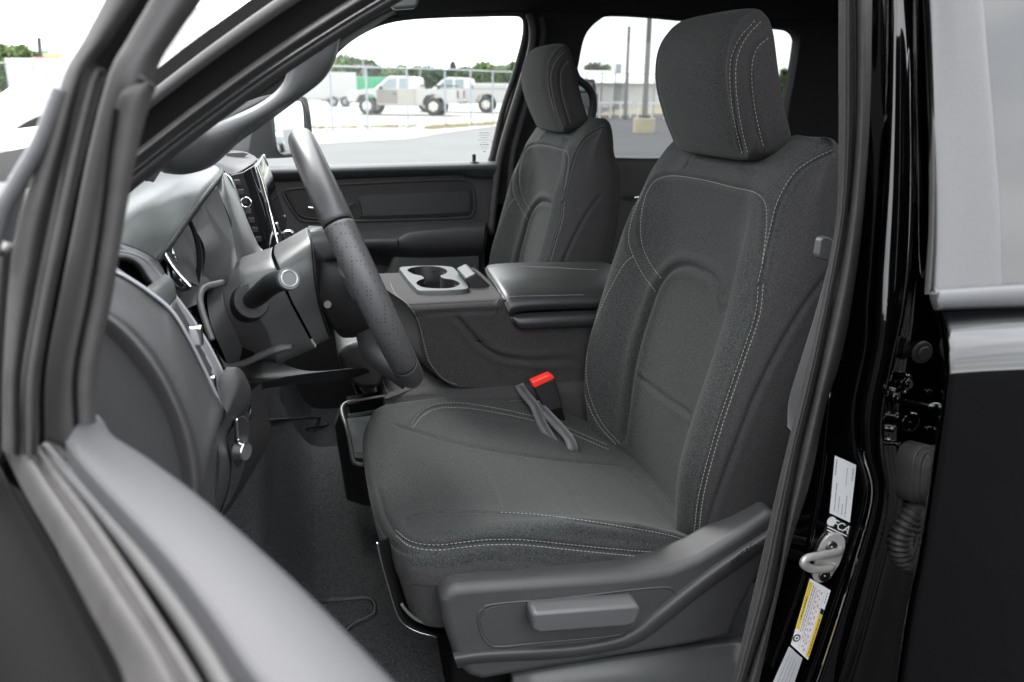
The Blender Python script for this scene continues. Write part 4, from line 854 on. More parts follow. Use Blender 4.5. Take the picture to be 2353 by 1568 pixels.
# hub back cover, spokes
loft('hub_cover', [section(.070, .01, .01, .01, -.012), section(.070, .058, .066, .064, -.016, 1), section(.058, .070, .080, .076, -.016, 1), section(.034, .074, .085, .082, -.014, .9), section(.008, .070, .082, .080, -.012, .9), section(-.008, .05, .06, .062, -.008, .9), section(-.010, .01, .01, .01, 0)], M['plastic_d'], wh, 50, 60, True)
loft('trim_cover', [[P(u, v_, 1.13) for u, v_ in [(708, 527), (742, 520), (764, 522)]], [P(u, v_, 1.10) for u, v_ in [(710, 532), (745, 526), (768, 528)]], [P(u, v_, 1.09) for u, v_ in [(716, 560), (752, 556), (776, 560)]], [P(u, v_, 1.10) for u, v_ in [(742, 596), (770, 590), (788, 590)]], [P(u, v_, 1.14) for u, v_ in [(744, 600), (772, 595), (790, 596)]]], M['plastic_l'], wh, 20, 14, thick=.004)
for sgn in (-1, 1):
    loft('spoke', [[WC-AX*.012+LAT*sgn*.07+UPW*y_ for y_ in (-.03, 0, .03)], [WC-AX*.016+LAT*sgn*.12+UPW*y_ for y_ in (-.02, 0, .022)], [WC-AX*.004+LAT*sgn*.175+UPW*y_ for y_ in (-.018, 0, .018)]], M['plastic_l'], wh, 12, 8, thick=.02, offset=0)
loft('spoke', [[WC-AX*.022+UPW*-.07+LAT*y_ for y_ in (-.055, 0, .055)], [WC-AX*.036+UPW*-.12+LAT*y_ for y_ in (-.045, 0, .045)], [WC-AX*.006+UPW*-.178+LAT*y_ for y_ in (-.06, 0, .06)]], M['plastic'], wh, 16, 12, thick=.03, offset=0)
MB().cyl(P(753, 700, 1.115), P(753, 700, 1.112), .006, .005).build('cover_screw', M['plastic_l'], wh)

# ================================================================== CENTRE CONSOLE (folded seat) 
con = thing('centre_console', 'cloth covered fold down centre console with cup holders and padded black armrest', 'console', (.3, 1.6, 1.1))
side_o = [(935, 690), (951, 684), (1060, 683), (1156, 684), (1174, 705), (1192, 733), (1260, 735), (1400, 733), (1400, 884), (1300, 885), (1145, 891), (1080, 890), (1042, 887), (1009, 869), (990, 848), (976, 828), (966, 795), (962, 766), (955, 738), (943, 711)]
po2 = cr_spline([P(u, v_, 1.46) for u, v_ in side_o], 160, True)
cs_ = []
cen = po2.mean(0)
for y, k in ((1.452, .02), (1.452, .90), (1.454, .955), (1.46, .985), (1.475, 1.0), (1.55, 1.01), (1.65, 1.01), (1.73, 1.0), (1.745, .985), (1.75, .95), (1.752, .02)):
    q = cen+(po2-cen)*k; q[:, 0] -= (y-1.46)*.20*np.clip((.36-q[:, 0])/.15, 0, 1); q[:, 2] = np.where(q[:, 0] < .335, np.minimum(q[:, 2], 1.2535-{1.452: .016, 1.454: .010, 1.46: .0045, 1.745: .006, 1.75: .014, 1.752: .016}.get(y, 0)), q[:, 2]); q[:, 1] = y; cs_.append(q)
v, a_, b_ = loft_grid(cs_, 150, 300, True); f = grid_faces(a_, b_, False, True); n = vnormals(v, f)
if np.dot(n[8*300+5], np.array([0, -1., 0])) < 0: n = -n; f = [q[::-1] for q in f]
b0 = bvh_of(v, f)
k1 = [(1044, 724), (1064, 745), (1085, 770), (1112, 797), (1140, 815), (1175, 824), (1240, 829), (1315, 823)]
k2 = [(950, 728), (985, 722), (1040, 718), (1100, 716), (1160, 716)]
k3 = [(1140, 826), (1144, 850), (1144, 880)]; k4 = [(1221, 830), (1224, 855), (1224, 880)]
v = carve(v, n, [path_on(b0, k1)[0]], .0035, .0055, .0025, 3); v = carve(v, n, [path_on(b0, s)[0] for s in (k2, k3, k4)], .003, .0016, .0006, 2.5)
def hole_px():
    hole = [(936, 621), (950, 614.5), (982, 611.5), (1012, 614.5), (1027, 622), (1024, 629), (1012, 634), (1020, 640), (1040, 643), (1056, 650), (1052, 657), (1035, 662), (1007, 663), (975, 661), (960, 655), (957, 649), (966, 643), (974, 640), (968, 634), (950, 630)]
    out = []
    for a_3, b_3 in hole: d = ray(a_3, b_3); out.append((np.array([0, 0, H])+d*((1.2625-H)/d[2]))[:2])
    return np.array(out)
hpx = hole_px()
def inside(pt, poly):
    c = False; n_ = len(poly)
    for i in range(n_):
        a_3, b_3 = poly[i], poly[i-1]
        if (a_3[1] > pt[1]) != (b_3[1] > pt[1]) and pt[0] < (b_3[0]-a_3[0])*(pt[1]-a_3[1])/(b_3[1]-a_3[1])+a_3[0]: c = not c
    return c
f_open = [q for q in f if not (v[q[0]][2] > 1.21 and inside(v[list(q)].mean(0)[:2], hpx))]
cb = link('console_body', v, f_open, M['fabric2'], con)
front_e = [(891, 648), (903, 674), (925, 692), (943, 712), (956, 738), (964, 768), (972, 800), (982, 830), (1000, 855), (1020, 872), (1045, 881)]
bb = bvh_of(v, f)
stitches('stitching', bb, [sh(front_e, 6, 3), [(1160, 889), (1240, 886), (1325, 880)]], M['thread'], cb)
poly_prism('console_front', [(774, 812), (800, 790), (850, 782), (886, 798), (890, 862), (874, 894), (828, 896), (788, 872)], 1.52, .20, M['plastic_d'], con, .012)
# armrest lid: crowned pad over a second roll
tl_, tr_ = P(1083, 616, 1.70), P(1430, 622, 1.70)
def lidrow(Y, z0, x0, x1=.62, drop=.0): return [(x0, Y, z0-.004), (x0+.012, Y, z0+.004), (x0+.06, Y, z0+.006), (x0+.15, Y, z0+.004), (x1, Y, z0)]
lid = loft('armrest_lid', [lidrow(1.735, 1.226, .385), lidrow(1.735, 1.245, .375), lidrow(1.715, 1.262, .365), lidrow(1.66, 1.272, .352), lidrow(1.60, 1.275, .345), lidrow(1.53, 1.273, .342), lidrow(1.485, 1.266, .342), lidrow(1.460, 1.258, .344), lidrow(1.449, 1.249, .346), lidrow(1.443, 1.238, .350), lidrow(1.446, 1.228, .355), lidrow(1.455, 1.222, .358)], M['leather'], con, 70, 60)
loft('lid_front', [[(x, y, z) for x, y, z in ((.352, 1.454, 1.232), (.342, 1.456, 1.250), (.342, 1.48, 1.264), (.342, 1.53, 1.272), (.345, 1.6, 1.276), (.352, 1.66, 1.272), (.362, 1.715, 1.262), (.375, 1.735, 1.245))], [(x+.012, y, 1.21) for x, y in ((.352, 1.46), (.345, 1.46), (.345, 1.48), (.345, 1.53), (.348, 1.6), (.355, 1.66), (.368, 1.715), (.378, 1.735))]], M['leather'], con, 8, 30)
loft('armrest_base', [[(.354, 1.458, 1.224), (.37, 1.452, 1.226), (.45, 1.450, 1.226), (.62, 1.450, 1.222)], [(.356, 1.447, 1.219), (.372, 1.440, 1.219), (.45, 1.438, 1.219), (.62, 1.438, 1.216)], [(.361, 1.444, 1.208), (.378, 1.437, 1.206), (.45, 1.435, 1.206), (.62, 1.435, 1.203)], [(.367, 1.450, 1.199), (.384, 1.444, 1.196), (.45, 1.442, 1.196), (.62, 1.442, 1.193)], [(.375, 1.475, 1.198), (.39, 1.47, 1.195), (.45, 1.47, 1.195), (.62, 1.47, 1.192)]], M['leather'], con, 40, 50)
lv_ = [p for o_ in (lid,) for p in [np.array(q.co) for q in o_.data.vertices]]
bl = bvh_of(lv_, [tuple(p.vertices) for p in lid.data.polygons])
stitches('stitching', bl, [[(1166, 694), (1168, 686), (1180, 682), (1260, 680), (1345, 678)], [(1090, 619), (1100, 615), (1200, 613), (1290, 617), (1370, 621)]], M['thread'], lid, .0030, .0022, .0009)
# cup holder tray: satin plate with an hourglass opening
def tray():
    top = [(921, 615), (950, 612), (985, 611), (1020, 612), (1040, 615), (1052, 628), (1066, 646), (1074, 657), (1070, 663), (1040, 666), (1000, 667), (965, 666), (955, 660), (940, 644), (926, 626)]
    hole = [(936, 621), (950, 614.5), (982, 611.5), (1012, 614.5), (1027, 622), (1024, 629), (1012, 634), (1020, 640), (1040, 643), (1056, 650), (1052, 657), (1035, 662), (1007, 663), (975, 661), (960, 655), (957, 649), (966, 643), (974, 640), (968, 634), (950, 630)]
    zt = 1.2625
    def pz(u, v_): d = ray(u, v_); t = (zt-H)/d[2]; return np.array([0, 0, H])+d*t
    to = np.array([pz(*p) for p in top]); ho = np.array([pz(*p) for p in hole])
    return cr_spline(to, 80, True), cr_spline(ho, 80, True), zt
to, ho, zt = tray()
bm = bmesh.new()
for lp_ in (to, ho):
    vs = [bm.verts.new(p) for p in lp_]
    for i in range(len(vs)): bm.edges.new((vs[i], vs[(i+1) % len(vs)]))
bmesh.ops.triangle_fill(bm, use_beauty=True, edges=bm.edges[:])
for fc in bm.faces:
    if fc.normal.z < 0: fc.normal_flip()
me = bpy.data.meshes.new('cup_holder'); bm.to_mesh(me); bm.free(); cup = bpy.data.objects.new('cup_holder', me); COL.objects.link(cup); cup.parent = con; cup.matrix_parent_inverse = Matrix.Translation(-con.location); me.materials.append(M['cup'])
ce = to.mean(0)
def ringz(lp_, k, z): q = ce+(lp_-ce)*k; q[:, 2] = z; return q
loft('tray_skirt', [ringz(to, 1.0, zt), ringz(to, 1.02, zt-.0005), ringz(to, 1.035, zt-.003), ringz(to, 1.06, zt-.010), ringz(to, 1.085, zt-.020)], M['plastic'], con, 20, 120, True)
hc_ = ho.mean(0)
def rh(k, z): q = hc_+(ho-hc_)*k; q[:, 2] = z; return q
loft('cup_well', [rh(1, zt), rh(.99, zt-.004), rh(.94, zt-.03), rh(.88, zt-.07), rh(.02, zt-.072)], M['plastic_d'], con, 24, 100, True)
poly_prism('tray_end', [(1068, 640), (1092, 628), (1150, 676), (1072, 678), (1078, 660)], 1.56, .10, M['plastic_d'], con, .004)
# centre lower cushion and the open storage tray beneath
cc = thing('centre_seat_cushion', 'dark cloth centre seat cushion under the folded console', 'seat cushion', (.3, 1.6, .95))
def box_loft(name, x0, x1, y0, y1, z0, z1, m, parent, r=.03, top=None):
    o2 = []
    pl_ = lambda k: [(x0+k, y0+r), (x0+k, y1-r), (x0+r, y1-k), (x1-r, y1-k), (x1-k, y1-r), (x1-k, y0+r), (x1-r, y0+k), (x0+r, y0+k)]
    rows = []
    for z, k in ((z0, 0), ((z0+z1)/2, -.003), (z1-r*.7, 0), (z1-r*.25, r*.25), (z1, r*.8)):
        rows.append([(x, y, z) for x, y in [q for q in pl_(k)]])
    c = np.array(rows[-1]).mean(0); rows.append([tuple(c+(np.array(p)-c)*.5+np.array([0, 0, .004])) for p in rows[-1]]); rows.append([tuple(c+(np.array(p)-c)*.02+np.array([0, 0, .005])) for p in rows[-1]])
    return loft_grid(rows, 80, 200, True)
v, a_, b_ = box_loft('c', .125, .62, 1.435, 1.80, .955, 1.085, None, None, .035); f = grid_faces(a_, b_, False, True); n = vnormals(v, f)
if n[75*200][2] < 0: n = -n; f = [q[::-1] for q in f]
b0 = bvh_of(v, f)
v = carve(v, n, [path_on(b0, s)[0] for s in ([(985, 925), (995, 910), (1020, 900), (1100, 897), (1200, 897)], [(885, 860), (890, 890), (905, 918)])], .004, .003, .001)
cs = link('cushion', v, f, M['fabric2'], cc)
stitches('stitching', bvh_of(v, f), [[(1100, 922), (1150, 922), (1214, 921)], [(1135, 929), (1175, 930), (1214, 929)], [(878, 858), (884, 888), (900, 920)]], M['thread'], cs)
MB().box((.30, 1.61, .85), (.30, .30, .2)).build('support', M['black'], cc, .01)
st = thing('storage_tray', 'black open storage tray with pale rim under the centre seat', 'tray', tuple(P(820, 1000, 1.42)))
MB().tube(PP([(890, 909, 1.50), (838, 917, 1.50), (800, 924, 1.50), (787, 934, 1.49), (786, 950, 1.47), (797, 985, 1.42), (806, 1030, 1.38), (812, 1058, 1.36), (824, 1067, 1.35), (860, 1069, 1.35), (900, 1069, 1.35)]), .0038, 10, flat=.7).build('tray_rim', M['plastic_l'], st, smooth=True)
MB().prism(PP([(786, 936, 1.50), (800, 990, 1.43), (812, 1066, 1.36), (900, 1070, 1.36), (900, 1166, 1.36), (838, 1164, 1.37), (796, 1150, 1.38), (778, 1040, 1.45), (768, 980, 1.50)]), (0, .05, -.01)).build('tray_side', M['plastic_d'], st, .004)
MB().add(PP([(797, 962, 1.47), (900, 950, 1.50), (900, 1035, 1.42), (815, 1040, 1.40)]), [(0, 1, 2, 3)]).build('mat_insert', mat('dimpled_mat', (.16, .17, .17), .5, bump=(700, .6, .001)), st)
MB().bar(P(800, 956, 1.47), P(895, 940, 1.50), .004, .006).build('divider', M['plastic_l'], st, .001)
MB().prism(PP([(800, 930, 1.52), (880, 918, 1.52), (890, 950, 1.52), (806, 955, 1.52)]), (0, .1, -.02)).build('tray_inside', M['black'], st)
# buckle and its strap
bk = thing('seat_belt_buckle', 'black seat belt buckle with red release button beside the driver seat', 'buckle', tuple(P(1255, 950, 1.40)))
MB().prism([P(u, v_, 1.395) for u, v_ in [(1224, 888), (1275, 869), (1294, 935), (1290, 945), (1264, 954), (1256, 950)]], (.0, .022, 0)).build('buckle_body', M['plastic_d'], bk, .004)
MB().prism([P(u, v_, 1.392) for u, v_ in [(1222, 879), (1263, 861), (1271, 863), (1275, 870), (1230, 892), (1225, 890)]], (0, .020, 0)).build('release_button', M['red'], bk, .002)
MB().prism([P(u, v_, 1.3935) for u, v_ in [(1262, 944), (1290, 936), (1300, 968), (1275, 975)]], (0, .018, 0)).build('buckle_foot', M['black'], bk, .002)
text_mesh('embossing', 'PRESS', P(1256, 918, 1.395), P(1275, 911, 1.395)-P(1240, 924, 1.395), (0, 0, 1), .0001, M['black'], bk) if False else None
lpp = [(1192, 884, 1.44), (1206, 905, 1.42), (1228, 932, 1.39), (1240, 960, 1.37), (1252, 985, 1.35), (1270, 1015, 1.32), (1284, 1037, 1.30), (1300, 1046, 1.285), (1312, 1043, 1.285), (1316, 1032, 1.29), (1308, 1010, 1.31), (1292, 990, 1.33), (1272, 968, 1.36), (1250, 945, 1.385), (1230, 925, 1.41)]
pc = cr_spline(np.array(PP(lpp)), 90); mbs = MB(); V = []
for i, p in enumerate(pc):
    t_ = nrm(np.gradient(pc, axis=0)[i]); s_ = np.array([.72, .45, .25]); s_ = s_-t_*np.dot(s_, t_); s_ = nrm(s_)
    V += [p-s_*.0095, p+s_*.0095]
o = link('strap', V, grid_faces(90, 2), M['belt'], bk); md = o.modifiers.new('s', 'SOLIDIFY'); md.thickness = .0016

# ================================================================== PASSENGER DOOR
YD = 2.44
pd = thing('passenger_door', 'closed far side front door with dark trim panel, armrest and lowered view through its window', 'car door', (.25, YD, .7))
pd['label'] = 'closed far front door behind the steering wheel, dark trim panel under a big clear window'
def Z2(x, y): return (x*.3664+574.5, y*.3664)       # coordinates read in an enlarged crop
lo, hi = [], []
pad = [([(60, 1046), (400, 1038), (900, 1024), (1380, 1012), (1545, 1008)], .03), ([(60, 1050), (400, 1042), (900, 1028), (1380, 1016), (1545, 1012)], -.005), ([(62, 1066), (400, 1058), (900, 1044), (1380, 1034), (1545, 1030)], -.030), ([(66, 1095), (400, 1084), (900, 1070), (1380, 1062), (1545, 1062)], -.036), ([(72, 1138), (300, 1128), (700, 1112), (1100, 1100), (1300, 1094), (1380, 1110), (1545, 1118)], -.018), ([(72, 1146), (300, 1136), (700, 1120), (1100, 1106), (1300, 1100), (1380, 1116), (1545, 1124)], .002)]
loft('belt_pad', [PP([Z2(*p) for p in a], YD+dy) for a, dy in pad], M['plastic'], pd, 40, 60)
panel = [(-60, 1130), (1300, 1090), (1540, 1118), (1500, 1420), (1475, 1560), (1460, 1900), (-60, 1900)]
MB().prism([P(*Z2(x, y), YD) for x, y in panel], (0, .05, 0)).build('door_panel', M['plastic'], pd)
rim_o = [(208, 1212), (225, 1190), (340, 1178), (560, 1158), (900, 1140), (1290, 1126), (1370, 1150), (1402, 1205), (1408, 1300), (1390, 1345), (1330, 1366), (900, 1380), (600, 1386), (350, 1388), (290, 1350), (230, 1262)]
MB().tube([P(*Z2(x, y), YD-.002) for x, y in rim_o], .0045, 8, closed=True, step=160, up=(0, 1, 0)).build('recess_rim', M['plastic'], pd, smooth=True)
MB().prism(cr_spline([P(*Z2(x, y), YD-.006) for x, y in [(225, 1215), (245, 1202), (560, 1172), (900, 1154), (1285, 1140), (1360, 1162), (1388, 1210), (1393, 1298), (1376, 1334), (1325, 1352), (900, 1366), (600, 1372), (360, 1374), (306, 1342), (245, 1256)]], 90, True), (0, .004, 0)).build('door_insert', M['plastic_d'], pd, .002)
MB().prism(cr_spline([P(*Z2(x, y), YD-.016) for x, y in [(690, 1235), (900, 1218), (1280, 1202), (1362, 1205), (1376, 1230), (1378, 1300), (1360, 1330), (1100, 1345), (720, 1356), (705, 1345), (698, 1290)]], 60, True), (0, .010, 0)).build('insert_pad', M['leather'], pd, .004)
loft('handle_scoop', [[P(*Z2(x, y), YD-.010) for x, y in [(215, 1200), (245, 1260), (300, 1345), (370, 1374), (460, 1378)]], [P(*Z2(x, y), YD+.03) for x, y in [(260, 1215), (300, 1260), (350, 1320), (410, 1350), (480, 1360)]]], M['plastic_d'], pd, 8, 30, thick=.003)
MB().bar(P(*Z2(362, 1302), YD-.02), P(*Z2(400, 1306), YD-.02), .008, .006).bar(P(*Z2(590, 1296), YD-.03), P(*Z2(652, 1272), YD-.015), .010, .006).build('door_handle', M['chrome'], pd, .002)
loft('armrest', [[P(*Z2(x, y), YD-.002) for x, y in [(600, 1450), (800, 1440), (960, 1425), (1100, 1405), (1300, 1395), (1480, 1390)]], [P(*Z2(x, y), YD-.06) for x, y in [(600, 1496), (800, 1490), (920, 1480), (1010, 1452), (1250, 1430), (1475, 1418)]], [P(*Z2(x, y), YD-.085) for x, y in [(600, 1512), (800, 1504), (930, 1500), (1020, 1466), (1250, 1444), (1472, 1432)]], [P(*Z2(x, y), YD-.080) for x, y in [(600, 1560), (800, 1556), (930, 1560), (1060, 1560), (1250, 1550), (1462, 1540)]], [P(*Z2(x, y), YD-.03) for x, y in [(600, 1610), (800, 1615), (1000, 1640), (1250, 1640), (1450, 1630)]], [P(*Z2(x, y), YD-.004) for x, y in [(600, 1660), (800, 1665), (1000, 1680), (1250, 1680), (1450, 1670)]]], M['plastic'], pd, 40, 60)
MB().tube([P(*Z2(x, y), YD-.088) for x, y in [(925, 1500), (930, 1540), (925, 1580)]], .0015, 6).build('armrest_joint', M['black'], pd)
loft('map_pocket', [[P(u, v_, YD-.01) for u, v_ in [(880, 640), (905, 592), (925, 583), (1100, 578)]], [P(u, v_, YD-.05) for u, v_ in [(870, 700), (890, 640), (930, 610), (1100, 605)]], [P(u, v_, YD-.05) for u, v_ in [(860, 900), (880, 900), (930, 900), (1100, 900)]]], M['plastic'], pd, 12, 30)
# lock pin and window glass with its etched mark seen from behind (mirrored)
lk = P(*Z2(1405, 1020), YD-.008)
MB().cyl(lk-np.array([0, 0, .004]), lk+np.array([0, 0, .003]), .020, .014).cyl(lk, lk+np.array([0, 0, .024]), .0055, .0055, 12).build('lock_pin', M['plastic_d'], pd, .001)
YG = YD+.035
glp = MB().add([P(u, v_, YG) for u, v_ in [(560, 400), (1140, 400), (1230, 20), (860, 20), (560, 200)]], [(0, 1, 2, 3, 4)]).build('window_glass', M['glass'], pd)
fr_in = [(716, 376), (560, 376), (560, 330), (640, 250), (700, 190), (760, 128), (800, 92), (838, 68), (880, 50), (930, 40), (1000, 35), (1100, 32), (1180, 31), (1200, 36), (1208, 55), (1203, 99), (1180, 180), (1157, 249), (1140, 320), (1130, 366), (1128, 376)]
MB().tube([P(u, v_, YD+.01) for u, v_ in fr_in[4:]], .009, 8, up=(0, 1, 0)).build('window_frame', M['rubber'], pd, smooth=True)
gm = MB()
c0 = P(1113, 331, YG-.002); r_ = nrm(P(1125, 331, YG)-P(1100, 331, YG))
for i, (w_, h_) in enumerate(((.046, .004), (.05, .003), (.034, .0035), (.060, .0022), (.030, .002), (.044, .005), (.026, .0025), (.028, .0025), (.012, .006))):
    z_ = .040-i*.0085
    gm.box(c0+np.array([0, 0, z_*.8]), (w_*.62, .0005, h_*.28))
MB_ = gm.torus(c0+r_*.026+np.array([0, 0, .006]), .004, .0005, (0, 1, 0)).build('glass_mark', M['ink'], glp)

# far door mirror
mr = thing('door_mirror', 'black towing style door mirror outside the far window reflecting parked cars', 'mirror', tuple(P(640, 300, 2.75)))
MB().prism(cr_spline([P(u, v_, 2.74) for u, v_ in [(574, 330), (592, 262), (618, 232), (650, 222), (690, 222), (706, 228), (714, 262), (719, 318), (718, 350), (706, 358), (640, 364), (578, 362)]], 50, True), (-.10, .10, 0)).build('mirror_housing', M['plastic'], mr, .012)
# mirror glass: tilted so that it looks back along the parked cars
mc = P(664, 300, 2.735)
mout = cr_spline([P(u, v_, 2.735) for u, v_ in [(629, 262), (636, 240), (655, 232), (678, 232), (692, 236), (698, 262), (700, 325), (694, 345), (668, 352), (645, 352), (634, 330)]], 40, True)
view = nrm(mc-np.array([0, 0, H])); want = nrm([.93, .42, -.003]); nm_ = nrm(want-view)
mo = np.array([p-nm_*np.dot(p-mc, nm_)*1.0 for p in mout])
def along(u, v_):  # point of the mirror plane
    d = ray(u, v_); o_ = np.array([0, 0, H]); return o_+d*(np.dot(mc-o_, nm_)/np.dot(d, nm_))
mpx = [(629, 262), (636, 240), (655, 232), (678, 232), (692, 236), (698, 262), (700, 325), (694, 345), (668, 352), (645, 352), (634, 330)]
mg = cr_spline([along(*p)-view*.02 for p in mpx], 40, True)
ofs = -view*.10
g_ = MB().add(mg+ofs, [tuple(range(40))]).build('mirror_glass', M['mirror'], mr)
MB().tube(mg+ofs, .004, 8, False, closed=True, up=view).build('mirror_rim', M['plastic'], mr, smooth=True)
MB().prism(mg+ofs+view*.003, view*.03).build('mirror_back', M['plastic_d'], mr)

# ================================================================== OPEN DRIVER DOOR
dd = thing('driver_door', 'open driver door swung towards the viewer, blurred belt line and bare window frame', 'car door', (-.2, .62, .6))
def PZ(u, v_, Z):
    d = ray(u, v_); return np.array([0, 0, H])+d*((Z-H)/d[2])
def zrow(pts, Z, dz=0): return [PZ(u, v_, Z)+np.array([0, 0, dz]) for u, v_ in pts]
# belt pad (inner, satin, broad), then felt channel, weatherstrip and outer skin going outwards
p_in = [(224, 948), (240, 965), (262, 998), (340, 1048), (450, 1128), (560, 1222), (680, 1330), (800, 1448), (900, 1552), (1040, 1700)]
p_out = [(150, 1020), (158, 1030), (176, 1058), (240, 1130), (330, 1226), (410, 1318), (480, 1412), (560, 1530), (610, 1600), (700, 1760)]
dn = np.array([0, 0, -1.])
def mixp(a, b, t): return a+(b-a)*t
A_ = cr_spline(zrow(p_in, 1.432), 60); B_ = cr_spline(zrow(p_out, 1.435), 60)
rows = []
for t, dz in ((-.10, -.20), (-.10, -.06), (-.04, -.020), (0, -.004), (.08, .001), (.3, .004), (.6, .004), (.9, .001), (1.0, -.002), (1.02, -.03)):
    q = mixp(A_, B_, t)+np.array([0, 0, dz]); rows.append(q)
dp_ = loft('belt_pad', rows, mat('door_pad', (.038, .038, .040), .6, spec=.3, bump=(240, .3, .0008), var=(8, .03)), dd, 60, 80)
def sec(px, Z, m, name, prof, parent=dd, nv=80):
    """a strip that follows a picture line at height Z; prof = (sideways, up) offsets"""
    c = cr_spline(zrow(px, Z), nv); t_ = np.gradient(c, axis=0); sdn = np.cross(t_, (0, 0, 1)); sdn /= np.linalg.norm(sdn, axis=1)[:, None]
    return loft(name, [c+sdn*a+np.array([0, 0, b]) for a, b in prof], m, parent, len(prof)*5, nv)
o1 = [(118, 1028), (150, 1070), (215, 1142), (300, 1240), (380, 1340), (450, 1440), (520, 1556), (600, 1700)]
# channel floor between pad and outer strip
Cc = cr_spline(zrow([(140, 1040), (170, 1085), (232, 1155), (318, 1252), (395, 1345), (462, 1440), (535, 1556), (610, 1700)], 1.415), 60)
loft('window_slot', [B_+np.array([0, 0, -.012]), mixp(B_, Cc, .4)+np.array([0, 0, -.03]), Cc+np.array([0, 0, -.02])], M['black'], dd, 12, 60)
def line(px, Z, r, m, name, flat=1.): return MB().tube(zrow(px, Z), r, 10, flat=flat).build(name, m, dd, smooth=True)
line([(110, 1030), (172, 1100), (238, 1175), (322, 1280), (400, 1385), (470, 1490), (520, 1575), (590, 1700)], 1.420, .0042, M['rubber'], 'felt_strip')
line([(128, 1030), (190, 1098), (258, 1172), (340, 1270), (418, 1372), (490, 1478), (545, 1570), (620, 1700)], 1.420, .0036, M['rubber'], 'felt_strip')
s1_ = [(95, 1032), (140, 1090), (210, 1180), (300, 1310), (370, 1420), (440, 1530), (480, 1600), (560, 1740)]
s2_ = [(40, 1034), (95, 1130), (165, 1240), (250, 1380), (320, 1490), (362, 1568), (420, 1680), (470, 1780)]
s3_ = [(10, 1040), (60, 1140), (130, 1260), (205, 1400), (270, 1520), (300, 1600), (350, 1700), (400, 1800)]
s4_ = [(-30, 1080), (20, 1180), (90, 1310), (160, 1450), (220, 1580), (250, 1640), (300, 1740), (350, 1840)]
a1, a2, a3, a4 = [cr_spline(zrow(s, z), 60) for s, z in ((s1_, 1.418), (s2_, 1.418), (s3_, 1.405), (s4_, 1.385))]
loft('outer_weatherstrip', [a1+np.array([0, 0, -.02]), a1, mixp(a1, a2, .25)+np.array([0, 0, .002]), mixp(a1, a2, .5)+np.array([0, 0, -.001]), mixp(a1, a2, .7)+np.array([0, 0, .003]), a2, a3], M['rubber_l'], dd, 40, 60)
loft('paint_line', [a3+np.array([0, 0, -.004]), mixp(a3, a4, .25)+np.array([0, 0, -.006])], M['gloss'], dd, 6, 60)
loft('door_skin', [mixp(a3, a4, .22)+np.array([0, 0, -.012]), a4, a4+np.array([-.03, -.05, -.08]), a4+np.array([-.05, -.06, -.5])], M['black'], dd, 30, 60)
# inner trim panel below the pad (seen from other positions)
loft('inner_panel', [A_+np.array([.004, .003, -.18]), A_+np.array([.02, .012, -.5]), A_+np.array([.0, .0, -.8])], M['plastic'], dd, 10, 40)
# upright window frame with its channel (front leg of the frame)
def leg(name, left, right, Y, m, bulge=.006, thick=.006):
    a = cr_spline(PP(left, Y), 60); b = cr_spline(PP(right, Y), 60); rows = []
    for t in np.linspace(0, 1, 7):
        q = mixp(a, b, t); q = q+nrm([.3, -1, 0])*bulge*math.sin(math.pi*t); rows.append(q)
    return loft(name, rows, m, dd, 18, 60, thick=thick)
# colours read across: outer face, sash, dark channel, inner sash with fold
def vtab(*rows): return [(x, y) for y, x in rows]
leg('frame_outer', vtab((1036, 5), (995, 5), (859, 7), (680, 18), (513, 40), (342, 96), (171, 147), (92, 191), (0, 239), (-70, 274)), vtab((1036, 52), (995, 52), (859, 51), (680, 80), (513, 113), (342, 154), (171, 202), (92, 255), (0, 318), (-70, 352)), .500, M['rubber_l'], .009)
leg('frame_strip', vtab((1036, 52), (995, 51), (859, 51), (680, 80), (513, 113), (342, 154), (200, 192), (160, 212)), vtab((1036, 84), (995, 85), (859, 92), (680, 124), (513, 160), (342, 191), (200, 222), (158, 234)), .488, M['rubber_l'], .010)
leg('frame_channel', vtab((1045, 80), (859, 86), (680, 116), (513, 150), (342, 178), (171, 190), (92, 240), (0, 300), (-70, 336)), vtab((1045, 112), (859, 110), (680, 142), (513, 176), (342, 210), (171, 254), (92, 296), (0, 348), (-70, 380)), .516, M['black'], 0)
leg('frame_inner', vtab((1020, 103), (859, 106), (680, 138), (513, 171), (342, 205), (171, 250), (92, 292), (0, 345), (-70, 377)), vtab((1000, 220), (859, 223), (680, 258), (513, 284), (342, 316), (171, 358), (92, 400), (0, 465), (-70, 505)), .500, M['rubber'], .012)
leg('frame_cover', vtab((1016, 172), (859, 171), (680, 205), (513, 232), (342, 253), (240, 268), (205, 290), (186, 330)), vtab((1002, 221), (859, 224), (680, 259), (513, 286), (342, 318), (240, 345), (205, 357), (188, 346)), .488, M['rubber_l'], .007)
MB().tube(PP([(176, 1010), (171, 859), (205, 680), (232, 513), (253, 342), (266, 250)], .484), .0012, 6).build('frame_joint', M['black'], dd)
MB().tube(PP([(-30, 620), (0, 495), (40, 420), (92, 330), (130, 235), (142, 205)], .497), .0045, 8).build('paint_edge', M['applique'], dd, smooth=True)
leg('sail_panel', [(-60, 1120), (-50, 1000), (-40, 860), (-30, 700), (-20, 600)], [(9, 1040), (10, 900), (14, 780), (24, 660), (34, 560)], .520, M['rubber'], .01)
leg('mirror_arm', [(-80, 640), (-60, 560), (-40, 480), (-10, 420)], [(12, 650), (30, 560), (52, 470), (70, 400)], .56, M['applique'], .02)

